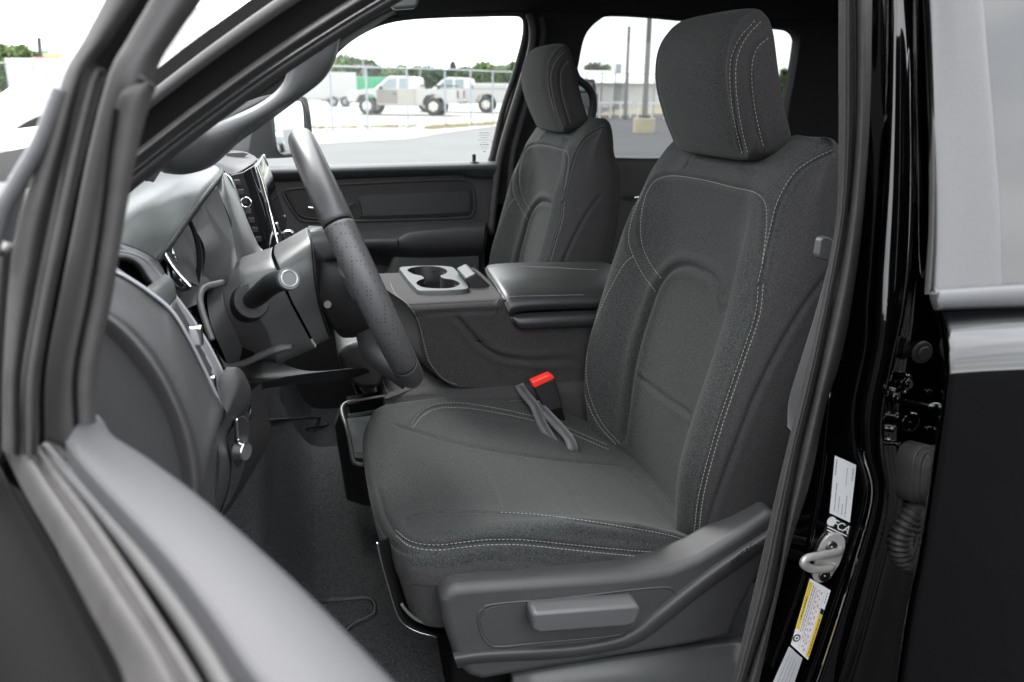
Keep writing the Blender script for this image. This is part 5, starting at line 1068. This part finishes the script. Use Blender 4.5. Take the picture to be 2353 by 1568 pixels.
# ================================================================== LOT, BACKGROUND
def plane(name, pts, m, dz=0, parent=None):
    
    bm = bmesh.new(); bm.faces.new([bm.verts.new((x, y, 0)) for x, y in pts])
    for yy in (0, 50): bmesh.ops.bisect_plane(bm, geom=bm.verts[:]+bm.edges[:]+bm.faces[:], plane_co=(0, yy, 0), plane_no=(0, 1, 0))
    bm.verts.index_update(); V = [(q.co.x, q.co.y, gz(q.co.y)+dz) for q in bm.verts]; Fc = [tuple(q.index for q in fc.verts) for fc in bm.faces]; bm.free()
    return MB().add(V, Fc).build(name, m, parent)
refl_dark = mat('reflection_dark', (.012, .012, .0125), .95, spec=.06, var=(.6, .15), bump=(60, .5, .01))  # near-black surface meant only to darken what the truck's paint reflects
asph = mat('asphalt', (.058, .058, .060), .9, var=(.6, .12), bump=(60, .5, .01))
grav = mat('pale_gravel', (.22, .215, .20), .95, var=(.5, .15), bump=(30, .6, .02))
struct(plane('asphalt_lot', [(-900, -60), (900, -60), (900, 900), (-900, 900)], asph))
struct(plane('added_dark_ground', [(-60, -60), (60, -60), (60, .75), (-60, .75)], refl_dark, .006))  # added patch out of view, keeps paint reflections and bounce into the cab dark
a = [G(560, 402)[:2], G(716, 340)[:2], G(760, 330)[:2], G(940, 322)[:2], G(1160, 291)[:2], G(1300, 276)[:2]]
far_ = [(60, 160), (-300, 160), (-300, 18)]
struct(plane('gravel_yard', [tuple(p) for p in [G(450, 345)[:2], G(716, 333)[:2], G(850, 325)[:2], G(940, 320)[:2], G(1020, 306)[:2], G(1160, 288)[:2], G(1240, 280)[:2]]]+[(46, 170), (-300, 170), (-300, 30)], grav, .01))
grass_m = mat('dry_grass', (.22, .20, .12), 1, var=(2, .3))
tri = MB()
def tuft_strip(u0, u1, v0, v1, n_, h):
    for i in range(n_):
        t = random.random(); u = u0+(u1-u0)*t; v_ = v0+(v1-v0)*t+random.uniform(-2, 2)
        g0 = G(u, v_); 
        for k in range(7):
            a_0 = random.uniform(0, 6.28); r = random.uniform(.05, .25); hh = h*random.uniform(.4, 1)
            b0_ = g0+np.array([r*math.cos(a_0), r*math.sin(a_0), 0]); tri.add([b0_-np.array([.05, 0, .02]), b0_+np.array([.05, 0, -.02]), b0_+np.array([random.uniform(-.1, .1), 0, hh])], [(0, 1, 2)])
tuft_strip(980, 1150, 297, 285, 60, .16); tuft_strip(720, 960, 296, 292, 40, .12)
gt = tri.build('weeds', grass_m); gt['kind'] = 'stuff'; gt['label'] = 'dry weeds along the foot of the fence'
struct(plane('grass_verge', [tuple(G(1350, 268)[:2]), tuple(G(1500, 263)[:2]), tuple(G(1900, 262)[:2]), (160, 130), (60, 130)], grass_m, .02))
# ---- fence
steel = mat('galvanised_steel', (.26, .28, .30), .45, .6)
def mesh_mat():
    m = bpy.data.materials.new('chain_link'); m.use_nodes = True; t = m.node_tree; b = t.nodes['Principled BSDF']; b.inputs['Base Color'].default_value = (.22, .23, .235, 1); b.inputs['Metallic'].default_value = .5
    tc = t.nodes.new('ShaderNodeTexCoord'); mp = t.nodes.new('ShaderNodeMapping'); mp.inputs['Rotation'].default_value = (0, 0, R_(45)); mp.inputs['Scale'].default_value = (11, 11, 11)
    sp = t.nodes.new('ShaderNodeSeparateXYZ'); L_ = t.links.new; L_(tc.outputs['UV'], mp.inputs[0]); L_(mp.outputs[0], sp.inputs[0])
    r = []
    for ax in ('X', 'Y'):
        f_ = t.nodes.new('ShaderNodeMath'); f_.operation = 'FRACT'; L_(sp.outputs[ax], f_.inputs[0]); c = t.nodes.new('ShaderNodeMath'); c.operation = 'LESS_THAN'; c.inputs[1].default_value = .045; L_(f_.outputs[0], c.inputs[0]); r.append(c)
    mx_ = t.nodes.new('ShaderNodeMath'); mx_.operation = 'MAXIMUM'; L_(r[0].outputs[0], mx_.inputs[0]); L_(r[1].outputs[0], mx_.inputs[1]); L_(mx_.outputs[0], b.inputs['Alpha'])
    return m
CL = mesh_mat()
def fence(name, label, posts, h, toprail=True):
    root = thing(name, label, 'fence', tuple(posts[0]))
    for p in posts: MB().cyl(p-np.array([0, 0, .1]), p+np.array([0, 0, h]), .035, .035, 10).build('fence_post', steel, root)
    tr_ = MB(); me_v = []; uv = []; s = 0
    for a_1, b_1 in zip(posts[:-1], posts[1:]):
        l = np.linalg.norm(b_1-a_1)
        if toprail: tr_.cyl(a_1+np.array([0, 0, h-.03]), b_1+np.array([0, 0, h-.03]), .025, .025, 8)
        me_v.append(([a_1, b_1, b_1+np.array([0, 0, h-.03]), a_1+np.array([0, 0, h-.03])], [(s, 0), (s+l, 0), (s+l, h), (s, h)])); s += l
    if toprail: tr_.build('top_rail', steel, root)
    mb_ = MB()
    for q, _ in me_v: mb_.add(q, [(0, 1, 2, 3)])
    o = link('chain_mesh', mb_.v, mb_.f, CL, root, False); ul = o.data.uv_layers.new(); k = 0
    for _, us in me_v:
        for u_ in us: ul.data[k].uv = u_; k += 1
    return root
fp = [G(u, v_) for u, v_ in ((590, 328), (700, 318), (765, 305), (846, 300), (938, 297), (1024, 292), (1082, 288), (1132, 283), (1180, 279), (1230, 277))]
fence('chain_link_fence', 'chain link fence with grey posts in front of the parked pickups', fp, 2.1)
fence('chain_link_fence', 'chain link fence before the white building on the right', [G(u, v_) for u, v_ in ((1345, 270), (1380, 269), (1410, 269), (1440, 268), (1500, 267), (1600, 266))], 2.2)
fence('chain_link_fence', 'chain link gate at the far left below the billboard', [G(u, v_) for u, v_ in ((-60, 268), (6, 260), (30, 257), (90, 250))], 2.3)
# ---- trees
tree_n = [0]
def leafmat(nm, c): return mat(nm, c, .8, spec=.2, var=(.5, .35))
LM = [leafmat('foliage', (.065, .10, .045)), leafmat('foliage_light', (.09, .13, .05)), leafmat('foliage_dark', (.04, .065, .035))]
bark = mat('bark', (.12, .09, .07), .9, bump=(20, .5, .02))
def tree(u, Y, vtop, width, label, lm=0, conifer=False, n_=900, group='trees along the horizon'):
    x = P(u, 230, Y)[0]; z0 = gz(Y); top = P(u, vtop, Y)[2]; h = top-z0; rnd = np.random.default_rng(int(u)+500+tree_n[0]); tree_n[0] += 1
    r_ = width/2/1900*Y*1.35
    root = thing('conifer_tree' if conifer else 'broadleaf_tree', label, 'tree', (x, Y, z0), group)
    tr_ = MB().tube([(x, Y, z0-.2), (x+.1, Y, z0+h*.3), (x-.1, Y, z0+h*.7)], [h*.03+.05, h*.02+.04, h*.006+.02], 8)
    for k in range(6):
        a_0 = rnd.uniform(0, 6.28); zz_ = z0+h*rnd.uniform(.3, .55); tr_.tube([(x, Y, zz_), (x+math.cos(a_0)*r_*.4, Y+math.sin(a_0)*r_*.4, zz_+h*.15), (x+math.cos(a_0)*r_*.7, Y+math.sin(a_0)*r_*.7, zz_+h*.25)], [h*.01+.03, .03, .01], 6)
    tr_.build('trunk', bark, root, smooth=True)
    # clumps of leaf faces
    ncl = 26; C_ = []
    for k in range(ncl):
        if conifer: t = rnd.uniform(0, 1); rr = r_*(1-t)*.9; a_0 = rnd.uniform(0, 6.28); C_.append((x+math.cos(a_0)*rr*.6, Y+math.sin(a_0)*rr*.6, z0+h*(.12+.86*t), r_*(.35*(1-t)+.08)))
        else:
            a_0 = rnd.uniform(0, 6.28); rr = r_*math.sqrt(rnd.uniform(0, 1))*.78; zz_ = rnd.uniform(-.8, 1); C_.append((x+math.cos(a_0)*rr*math.sqrt(1-.6*abs(zz_)), Y+math.sin(a_0)*rr, z0+h*(.52+.38*zz_), r_*rnd.uniform(.22, .40)))
    sz = max(.14, Y*.0032)
    V = []; Fc = []
    for i in range(n_):
        cx, cy, cz_, cr_ = C_[i % ncl]; d = nrm(rnd.normal(size=3))*cr_*rnd.uniform(.55, 1.05); d[2] *= .8
        p = np.array([cx, cy, cz_])+d; a_, b_ = rnd.normal(size=3), rnd.normal(size=3); a_ = nrm(a_)*sz*rnd.uniform(.6, 1.4); b_ = nrm(b_)*sz*rnd.uniform(.5, 1.1)
        k = len(V); V += [p-a_, p-b_, p+a_, p+b_]; Fc.append((k, k+1, k+2, k+3))
    link('crown', V, Fc, LM[lm], root, False)
TT = [(752, 96, 138, 90, 1, 0), (795, 110, 128, 85, 0, 0), (835, 105, 136, 70, 0, 0), (872, 100, 150, 34, 2, 0), (905, 98, 150, 52, 1, 0), (935, 104, 148, 46, 0, 0), (968, 112, 152, 50, 0, 0), (1000, 108, 156, 44, 2, 0), (1030, 118, 160, 46, 0, 0), (1042, 96, 142, 28, 2, 1), (1072, 96, 148, 56, 0, 0), (1108, 94, 142, 46, 1, 0), (1138, 92, 150, 50, 1, 0), (1160, 99, 146, 60, 0, 0), (1350, 88, 140, 56, 0, 0), (1380, 92, 148, 52, 1, 0), (1405, 98, 162, 46, 0, 0), (1450, 105, 178, 40, 2, 0), (1478, 104, 176, 44, 0, 0), (1800, 92, 158, 46, 0, 0), (1830, 95, 166, 44, 0, 0), (1880, 95, 166, 60, 0, 0), (1250, 100, 158, 60, 0, 0), (1300, 102, 160, 60, 0, 0), (1540, 100, 172, 70, 0, 0), (1620, 100, 176, 70, 0, 0), (1700, 100, 170, 70, 0, 0),
      (780, 118, 158, 70, 2, 0), (850, 122, 156, 70, 0, 0), (920, 120, 160, 70, 2, 0), (990, 124, 162, 70, 2, 0), (1055, 122, 160, 70, 2, 0), (1120, 124, 160, 70, 0, 0), (1190, 122, 162, 70, 2, 0), (1430, 120, 180, 60, 2, 0), (1500, 122, 184, 70, 2, 0),
      (12, 120, 100, 60, 1, 0), (50, 125, 98, 70, 1, 0), (100, 128, 128, 60, 0, 0), (-30, 120, 110, 60, 0, 0), (150, 128, 140, 60, 0, 0), (20, 110, 140, 40, 0, 0)]
ORD = ['first', 'second', 'third', 'fourth', 'fifth', 'sixth', 'seventh', 'eighth', 'ninth', 'tenth', 'eleventh', 'twelfth']
def where(u): return 'at the far left by the billboard' if u < 300 else 'above the white trailer' if u < 850 else 'above the tan pickup' if u < 1020 else 'above the metal shed' if u < 1240 else 'between the two headrests' if u < 1330 else 'above the long white building' if u < 1520 else 'behind the driver headrest' if u < 1760 else 'right of the driver headrest'
cnt = {}
for (u, Y, vt, wd, lm, cf) in sorted(TT):
    k = {0: 'mid green bushy tree', 1: 'light yellowish green tree', 2: 'dark green narrow tree'}[lm] if not cf else 'pointed dark conifer'
    w_ = where(u); c_ = cnt[w_] = cnt.get(w_, 0)+1
    tree(u, Y, vt, wd, '%s, %s from the left %s' % (k, ORD[c_-1], w_), lm, bool(cf), 1500 if wd < 60 else 2200, 'trees '+w_)
# ---- vehicles
tyre = mat('tyre', (.03, .03, .03), .85); rimm = mat('alloy_rim', (.55, .53, .48), .35, .8); rimd = mat('steel_rim', (.25, .25, .25), .4, .8)
glassc = mat('vehicle_glass', (.10, .13, .14), .1, spec=.7)
def vpt(org, fx, s, h, z): # s along the vehicle, h sideways
    fy = np.array([-fx[1], fx[0], 0]); return org+fx*s+fy*h+np.array([0, 0, z])
def wheel(root, org, fx, s, h, r, wd, rm=rimm):
    fy = np.array([-fx[1], fx[0], 0.]); c = vpt(org, fx, s, h, r)
    t = MB().cyl(c-fy*wd/2, c+fy*wd/2, r, r, 28).build('wheel', tyre, root, .03)
    for sg in (-1, 1):
        MB().cyl(c+fy*sg*(wd/2-.02), c+fy*sg*(wd/2+.012), r*.60, r*.52, 24).build('rim', rm, t, .01)
        hb = MB(); 
        for k in range(6):
            a_0 = k*math.pi/3; q = c+fy*sg*(wd/2+.014)+(fx*math.cos(a_0)+np.array([0, 0, 1])*math.sin(a_0))*r*.36; hb.cyl(q-fy*sg*.01, q+fy*sg*.004, r*.09, r*.09, 8)
        hb.build('rim_hole', tyre, t)
def body(root, org, fx, prof, w_, m, name='body', bev=.04, inset=0):
    pts = [vpt(org, fx, s, -w_/2, z) for s, z in prof]; fy = np.array([-fx[1], fx[0], 0.])
    return MB().prism(pts, fy*w_).build(name, m, root, bev)
def cabin(root, org, fx, prof, w_, taper, m, name='cabin'):
    lo_ = [vpt(org, fx, s, -w_/2+taper*(z-min(p[1] for p in prof)), z) for s, z in prof]; hi_ = [vpt(org, fx, s, w_/2-taper*(z-min(p[1] for p in prof)), z) for s, z in prof]
    n_ = len(prof); return MB().add(lo_+hi_, [tuple(range(n_))[::-1], tuple(range(n_, 2*n_))]+[(i, (i+1) % n_, (i+1) % n_+n_, i+n_) for i in range(n_)]).build(name, m, root, .05)
def pane(root, org, fx, quad, w_, taper, zb_, sides=(-1, 1), m=None, name='window'):
    for sg in sides:
        vs = [vpt(org, fx, s, sg*(w_/2-taper*(z-zb_)+.006), z) for s, z in quad]; vi = [p-np.array([-fx[1], fx[0], 0])*sg*.01 for p in vs]
        MB().add(vs+vi, [(0, 1, 2, 3), (4, 5, 6, 7), (0, 1, 5, 4), (1, 2, 6, 5), (2, 3, 7, 6), (3, 0, 4, 7)]).build(name, m or glassc, root)
def pickup(u, v_, label, ang, paint, sc=1, service=False, door_paint=None, rear_paint=None, front_at=True):
    org = G(u, v_); fx = np.array([math.cos(ang), math.sin(ang), 0.])
    root = thing('pickup_truck', label, 'pickup truck', tuple(org))
    W = 1.95
    # s=0 front bumper, s=5.6 tailgate
    low = [(0.05, .62), (.0, .8), (.02, 1.05), (.15, 1.15), (1.35, 1.25), (1.5, 1.22), (3.55, 1.22), (3.55, 1.25), (5.55, 1.25), (5.6, .62), (4.9, .55), (4.85, .75), (4.7, .95), (4.35, 1.02), (4.0, .95), (3.85, .75), (3.8, .48), (1.55, .48), (1.5, .75), (1.35, .95), (1.0, 1.02), (.65, .95), (.5, .75), (.45, .6)]
    body(root, org, fx, low, W, paint, bev=.03)
    cabin(root, org, fx, [(1.35, 1.22), (2.05, 1.80), (2.3, 1.86), (3.3, 1.84), (3.5, 1.78), (3.58, 1.22)], W-.02, .22, paint)
    pane(root, org, fx, [(1.62, 1.28), (2.12, 1.74), (2.52, 1.76), (2.52, 1.28)], W-.02, .22, 1.22)
    pane(root, org, fx, [(2.64, 1.28), (2.64, 1.76), (3.12, 1.76), (3.12, 1.28)], W-.02, .22, 1.22)
    pane(root, org, fx, [(1.52, .55), (1.52, 1.20), (2.58, 1.20), (2.58, .55)], W, 0, 0, m=door_paint or paint, name='door')
    pane(root, org, fx, [(2.62, .55), (2.62, 1.20), (3.50, 1.20), (3.50, .55)], W, 0, 0, m=rear_paint or paint, name='rear_door')
    # windscreen
    fy = np.array([-fx[1], fx[0], 0.])
    ws = [vpt(org, fx, 1.38, -.85, 1.27), vpt(org, fx, 1.38, .85, 1.27), vpt(org, fx, 1.98, .72, 1.77), vpt(org, fx, 1.98, -.72, 1.77)]
    MB().add([p+np.array([0, 0, .02])-fx*.01 for p in ws], [(0, 1, 2, 3)]).build('windshield', glassc, root)
    MB().box(vpt(org, fx, .0, 0, .66), (.12, 1.9, .2), np.stack([fx, fy, np.array([0, 0, 1.])], 1)).build('front_bumper', M['plastic_d'], root, .03)
    MB().box(vpt(org, fx, 5.68, 0, .66), (.16, 1.9, .2), np.stack([fx, fy, np.array([0, 0, 1.])], 1)).build('rear_bumper', rimd, root, .03)
    for sg in (-1, 1):
        MB().box(vpt(org, fx, 5.58, sg*.92, 1.02), (.08, .14, .36), np.stack([fx, fy, np.array([0, 0, 1.])], 1)).build('tail_light', mat('tail_lamp', (.12, .03, .03), .3) if 'tl' not in M else M['tl'], root, .01)
        MB().box(vpt(org, fx, .05, sg*.78, .98), (.12, .34, .16), np.stack([fx, fy, np.array([0, 0, 1.])], 1)).build('headlight', M['chrome'], root, .01)
        MB().box(vpt(org, fx, 1.75, sg*1.08, 1.30), (.10, .18, .16), np.stack([fx, fy, np.array([0, 0, 1.])], 1)).build('mirror', M['plastic_d'], root, .02)
        for s in (1.0, 4.35): wheel(root, org, fx, s, sg*.84, .42, .28)
        MB().box(vpt(org, fx, 2.42, sg*.985, 1.02), (.16, .03, .05), np.stack([fx, fy, np.array([0, 0, 1.])], 1)).build('door_handle', M['plastic_d'], root, .01)
    if service:
        body(root, org, fx, [(3.65, 1.25), (3.65, 1.55), (5.5, 1.55), (5.5, 1.25)], W+.05, paint, 'tool_box')
    for s in (-.6, .6):
        pass
    MB().bar(vpt(org, fx, 3.72, -.85, 1.42), vpt(org, fx, 5.3, -.85, 1.42), .05, .05).bar(vpt(org, fx, 3.72, .85, 1.42), vpt(org, fx, 5.3, .85, 1.42), .05, .05).bar(vpt(org, fx, 3.72, .85, 1.25), vpt(org, fx, 3.72, .85, 1.75), .05, .05).build('bed_rail', M['plastic_d'], root)
    return root
wp = mat('white_paint', (.30, .30, .295), .3, coat=.3); tan = mat('pewter_paint', (.16, .15, .13), .35, metal=.3)
def heading(u0, v0, u1, v1): a_, b_ = G(u0, v0), G(u1, v1); return math.atan2(b_[1]-a_[1], b_[0]-a_[0])
pickup(812, 263, 'white and tan extended cab pickup parked side on behind the fence', R_(-20), wp, door_paint=tan, rear_paint=mat('beige_paint', (.25, .235, .20), .4))
pickup(945, 257, 'plain white utility pickup partly hidden behind the tan pickup', R_(-18), wp, service=True)
def boxbody(name, label, cat, u, v_, ang, L_, W, z0_, z1_, m, wheels=(), group=None):
    org = GB(u, v_); fx = np.array([math.cos(ang), math.sin(ang), 0.]); fy = np.array([-fx[1], fx[0], 0.])
    root = thing(name, label, cat, tuple(org), group)
    MB().box(vpt(org, fx, L_/2, 0, (z0_+z1_)/2), (L_, W, z1_-z0_), np.stack([fx, fy, np.array([0, 0, 1.])], 1)).build('body', m, root, .04)
    for s in wheels:
        for sg in (-1, 1): wheel(root, org, fx, s, sg*(W/2-.02), .36, .2, rimd)
    if cat == 'container':
        rb = MB()
        for i in range(int(L_/.6)): rb.box(vpt(org, fx, .3+i*.6, -W/2-.03, (z0_+z1_)/2), (.08, .06, (z1_-z0_)*.9), np.stack([fx, fy, np.array([0, 0, 1.])], 1))
        rb.build('rib', m, root)
    if wheels:
        MB().box(vpt(org, fx, L_/2, 0, z0_+.02), (L_+.02, W+.03, .1), np.stack([fx, fy, np.array([0, 0, 1.])], 1)).box(vpt(org, fx, sum(wheels)/len(wheels), 0, z0_+.12), (1.8, W+.08, .12), np.stack([fx, fy, np.array([0, 0, 1.])], 1)).build('chassis', rimd, root, .01)
    return root
boxbody('cargo_trailer', 'long white enclosed trailer on two axles left of the pickup', 'trailer', 605, 64, R_(-3), 6.6, 2.4, .5, 2.35, wp, (4.9, 5.75))
green = mat('green_paint', (.03, .22, .11), .5)
boxbody('green_container', 'green waste container between the trailer and the pickup', 'container', 785, 71, R_(-3), 6.4, 2.4, .2, 2.2, green)
# metal shed with blue grey gable and white roof
def shed(name, label, corners, hwall, hridge, wallm, roofm, ridge_along):
    """corners: picture points of the front base line u0,u1 at depth Y and depth D"""
    (u0, u1, Y, D_) = corners; x0, x1 = P(u0, 230, Y)[0], P(u1, 230, Y)[0]; z0 = gz(Y)
    root = thing(name, label, 'building', (x0, Y, z0))
    MB().box(((x0+x1)/2, Y+D_/2, z0+hwall/2), (x1-x0, D_, hwall)).build('wall', wallm, root)
    if ridge_along == 'y':
        xm = x0+(x1-x0)*.3
        MB().prism([(x0-.3, Y-.3, z0+hwall), (xm, Y-.3, z0+hridge), (x1+.3, Y-.3, z0+hwall), (x1+.3, Y-.3, z0+hwall+.18), (xm, Y-.3, z0+hridge+.2), (x0-.3, Y-.3, z0+hwall+.18)], (0, D_+.6, 0)).build('roof', roofm, root)
        MB().prism([(x0, Y-.02, z0+hwall-.05), (x1, Y-.02, z0+hwall-.05), (xm, Y-.02, z0+hridge)], (0, .1, 0)).build('gable', wallm, root)
    else:
        MB().prism([(x0-.4, Y-.4, z0+hwall), (x0-.4, Y+D_/2, z0+hridge), (x0-.4, Y+D_+.4, z0+hwall)], (x1-x0+.8, 0, 0)).build('roof', roofm, root)
    return root, x0, x1, z0
bgm = mat('blue_grey_cladding', (.22, .27, .33), .6, bump=(3, .4, .02)); wroof = mat('white_metal_roof', (.72, .73, .74), .5); wwall = mat('white_wall', (.6, .6, .57), .8, var=(.8, .06))
msh = thing('metal_shed', 'metal shed with blue grey gable and white roof behind the white pickup', 'building', tuple(GB(1060, 112)))
q0, q1 = P(1030, 230, 112), P(1092, 230, 108); dv = np.array([9.5, 7.0, 0]); zb_ = gz(60); he, hr_ = 2.75, 3.35+.15
qa, qb = np.array([q0[0], q0[1], zb_]), np.array([q1[0], q1[1], zb_]); qm = (qa+qb)/2
MB().prism([qa, qb, qb+np.array([0, 0, he-.2]), qm+np.array([0, 0, hr_-.15]), qa+np.array([0, 0, he-.2])], dv).build('wall', bgm, msh)
ex = nrm(qb-qa)*.35; fw = -nrm(dv)*.3
MB().prism([qa-ex+fw+np.array([0, 0, he-.3]), qm+fw+np.array([0, 0, hr_-.12]), qb+ex+fw+np.array([0, 0, he-.3]), qb+ex+fw+np.array([0, 0, he-.12]), qm+fw+np.array([0, 0, hr_+.08]), qa-ex+fw+np.array([0, 0, he-.12])], dv-2*fw).build('roof', wroof, msh)
MB().cyl(qm+dv*.6+np.array([0, 0, hr_-.3]), qm+dv*.6+np.array([0, 0, hr_+.7]), .25, .25, 12).build('roof_vent', wroof, msh)

r_b, x0, x1, z0 = shed('long_building', 'long low white building with pale roof on the right beyond the fence', (1372, 1660, 66, 12), 1.9, 3.0, wwall, wroof, 'x')
for i in range(3):
    MB().box((x0+2+i*3.2, 65.96, z0+1.0), (1.0, .06, 2.0)).build('door', mat('door_grey', (.3, .3, .3), .6) if i == 0 else wwall, r_b)
MB().box((x0+3.6, 71, z0+3.1), (.4, .4, .9)).build('flue', steel, r_b)
# black off-roader and its neighbour
org = G(1332, 272); 
jp = thing('black_off_roader', 'black boxy off roader parked beyond the pillar grab handle', 'car', tuple(org)); fx = np.array([0., 1., 0.])
body(jp, org, fx, [(0, .5), (0, 1.15), (.1, 1.2), (4.0, 1.2), (4.0, .5)], 1.85, mat('graphite_paint', (.05, .055, .06), .3)); cabin(jp, org, fx, [(.15, 1.2), (.25, 1.85), (2.9, 1.85), (3.1, 1.2)], 1.8, .12, M['plastic_d'])
for s in (.7, 3.2):
    for sg in (-1, 1): wheel(jp, org, fx, s, sg*.85, .42, .25)
MB().box(org+np.array([0, -.02, 1.5]), (1.2, .04, .4)).build('rear_window', glassc, jp)
wv = mat('wood_white', (.62, .62, .6), .7)
def rail(label, u0, u1, v_):
    a_, b_ = G(u0, v_), G(u1, v_-1); rt_ = thing('guard_rail', label, 'rail', tuple(a_)); MB().bar(a_+np.array([0, 0, .75]), b_+np.array([0, 0, .75]), .06, .12).build('rail', wv, rt_)
    for t in np.linspace(.03, .97, 4): q = a_+(b_-a_)*t; MB().box(q+np.array([0, 0, .36]), (.08, .08, .75)).build('post', wv, rt_)
rail('white guard rail left of the tall light pole', 1375, 1450, 273); rail('white guard rail behind the tall light pole', 1462, 1560, 274)
# poles
galv = mat('pole_grey', (.16, .155, .15), .5, .3); conc = mat('pale_concrete', (.46, .42, .30), .9, var=(3, .1), bump=(30, .5, .01))
def pole(label, u, v_, h, r, base=None, arms=False, lean=.0):
    g = G(u, v_); rt_ = thing('light_pole' if base else 'utility_pole', label, 'pole', tuple(g))
    MB().cyl(g, g+np.array([lean*h, 0, h]), r, r*.7, 16).build('shaft', galv, rt_)
    if base: MB().cyl(g-np.array([0, 0, .1]), g+np.array([0, 0, base[1]]), base[0], base[0], 28).build('concrete_base', conc, rt_, .02); MB().box(g+np.array([0, 0, base[1]+.03]), (.34, .34, .05)).build('base_plate', M['rubber'], rt_)
    if arms: MB().bar(g+np.array([-.9, 0, h-.6]), g+np.array([.9, 0, h-.6]), .1, .1).build('crossarm', galv, rt_)
    return g
pole('tall grey light pole on a round pale concrete base in the lot', 1479, 305, 8.5, .10, (.38, .5), lean=.0)
pole('thin dark utility pole before the long white building', 1436, 275, 4.2, .09)
pole('utility pole with crossarm above the green container', 838, 240, 3.9, .12, arms=True)
pole('wooden utility pole behind the pickups', 967, 240, 3.9, .12)
pole('left of two tall poles seen right of the driver headrest', 1808, 262, 13, .13)
pole('right of two tall poles seen right of the driver headrest', 1824, 262, 13, .13)
# billboard, caravan and red trailer seen at the far left
g = G(97, 236); bb_ = thing('billboard', 'white billboard with green and orange stripes beyond the open door', 'sign', tuple(g))
Yb = 92.
def bp3(u, v_, dy=0): return P(u, v_, Yb+dy)
MB().prism([bp3(90, 88), (bp3(185, 84)), bp3(185, 124), bp3(92, 123)], (0, .5, 0)).build('panel', mat('sign_white', (.8, .8, .8), .5), bb_)
MB().prism([bp3(84, 86, -.1), bp3(93, 86, -.1), bp3(96, 128, -.1), bp3(93, 134, -.1), bp3(88, 134, -.1)], (0, .7, 0)).build('side_frame', M['rubber'], bb_)
MB().prism([bp3(95, 117, -.1), bp3(112, 117, -.1), bp3(112, 123, -.1), bp3(96, 124, -.1)], (0, .05, 0)).build('green_stripe', green, bb_)
MB().prism([bp3(98, 124, -.1), bp3(170, 124, -.1), bp3(170, 134, -.1), bp3(100, 134, -.1)], (0, .05, 0)).build('orange_stripe', mat('sign_orange', (.75, .28, .12), .5), bb_)
MB().prism([bp3(112, 117.5, -.12), bp3(170, 117.5, -.12), bp3(170, 119.5, -.12), bp3(112, 119.5, -.12)], (0, .05, 0)).build('print', mat('sign_blue', (.3, .5, .6), .5), bb_)
text_mesh('lettering', 'Fann', bp3(139, 101, -.12), (1, 0, 0), (0, 0, 1), .78, mat('sign_grey', (.06, .12, .12), .5), bb_, off=.0, ext=.01)
MB().cyl(bp3(105, 134), np.array([bp3(105, 134)[0], Yb, gz(Yb)]), .25, .25).cyl(bp3(150, 134), np.array([bp3(150, 134)[0], Yb, gz(Yb)]), .25, .25).build('post', galv, bb_)
boxbody('caravan', 'white caravan under the billboard at the far left', 'caravan', 38, 62, R_(0), 6.5, 2.3, .5, 2.9, wp, (3.0, 3.8))
boxbody('red_trailer', 'red box trailer beside the caravan', 'trailer', 98, 66, R_(0), 3.0, 2.2, .6, 3.1, mat('red_paint', (.40, .07, .05), .5), (1.5,))
# parked cars that only the far door mirror shows
def suv(org, ang, paint, label):
    fx = np.array([math.cos(ang), math.sin(ang), 0.]); rt_ = thing('parked_suv', label, 'car', tuple(org), 'cars reflected in the mirror')
    body(rt_, org, fx, [(0, .45), (-.02, .9), (.15, 1.05), (1.0, 1.12), (4.4, 1.12), (4.5, .9), (4.5, .45)], 1.85, paint, bev=.08)
    cabin(rt_, org, fx, [(1.0, 1.1), (1.6, 1.65), (4.1, 1.68), (4.45, 1.1)], 1.8, .25, paint)
    pane(rt_, org, fx, [(1.3, 1.15), (1.7, 1.58), (4.0, 1.60), (4.2, 1.15)], 1.8, .25, 1.1)
    fy = np.array([-fx[1], fx[0], 0.])
    for s0_, s1_2 in ((1.02, 1.55),): MB().add([vpt(org, fx, s0_, -.75, 1.15)-fx*.02, vpt(org, fx, s0_, .75, 1.15)-fx*.02, vpt(org, fx, s1_2, .62, 1.6)-fx*.02, vpt(org, fx, s1_2, -.62, 1.6)-fx*.02], [(0, 1, 2, 3)]).build('windshield', glassc, rt_)
    for s in (.85, 3.6):
        for sg in (-1, 1): wheel(rt_, org, fx, s, sg*.82, .36, .22)
    return rt_
base = mc.copy()
for i, (t, side_, pt, nm) in enumerate(((44, 1.4, wp, 'white'), (45, 4.2, mat('maroon_paint', (.30, .02, .03), .3, coat=.4), 'red'), (48, 7.2, mat('silver_paint', (.4, .4, .42), .3, .5), 'silver'))):
    c = base+want*t; lat_ = np.array([-want[1], want[0], 0.]); o_ = c+lat_*side_*-1; o_[2] = gz(o_[1])
    suv(o_, math.atan2(want[1], want[0]), pt, nm+' sport utility car parked behind the truck, seen in the far mirror')
print('objects', len(bpy.data.objects))
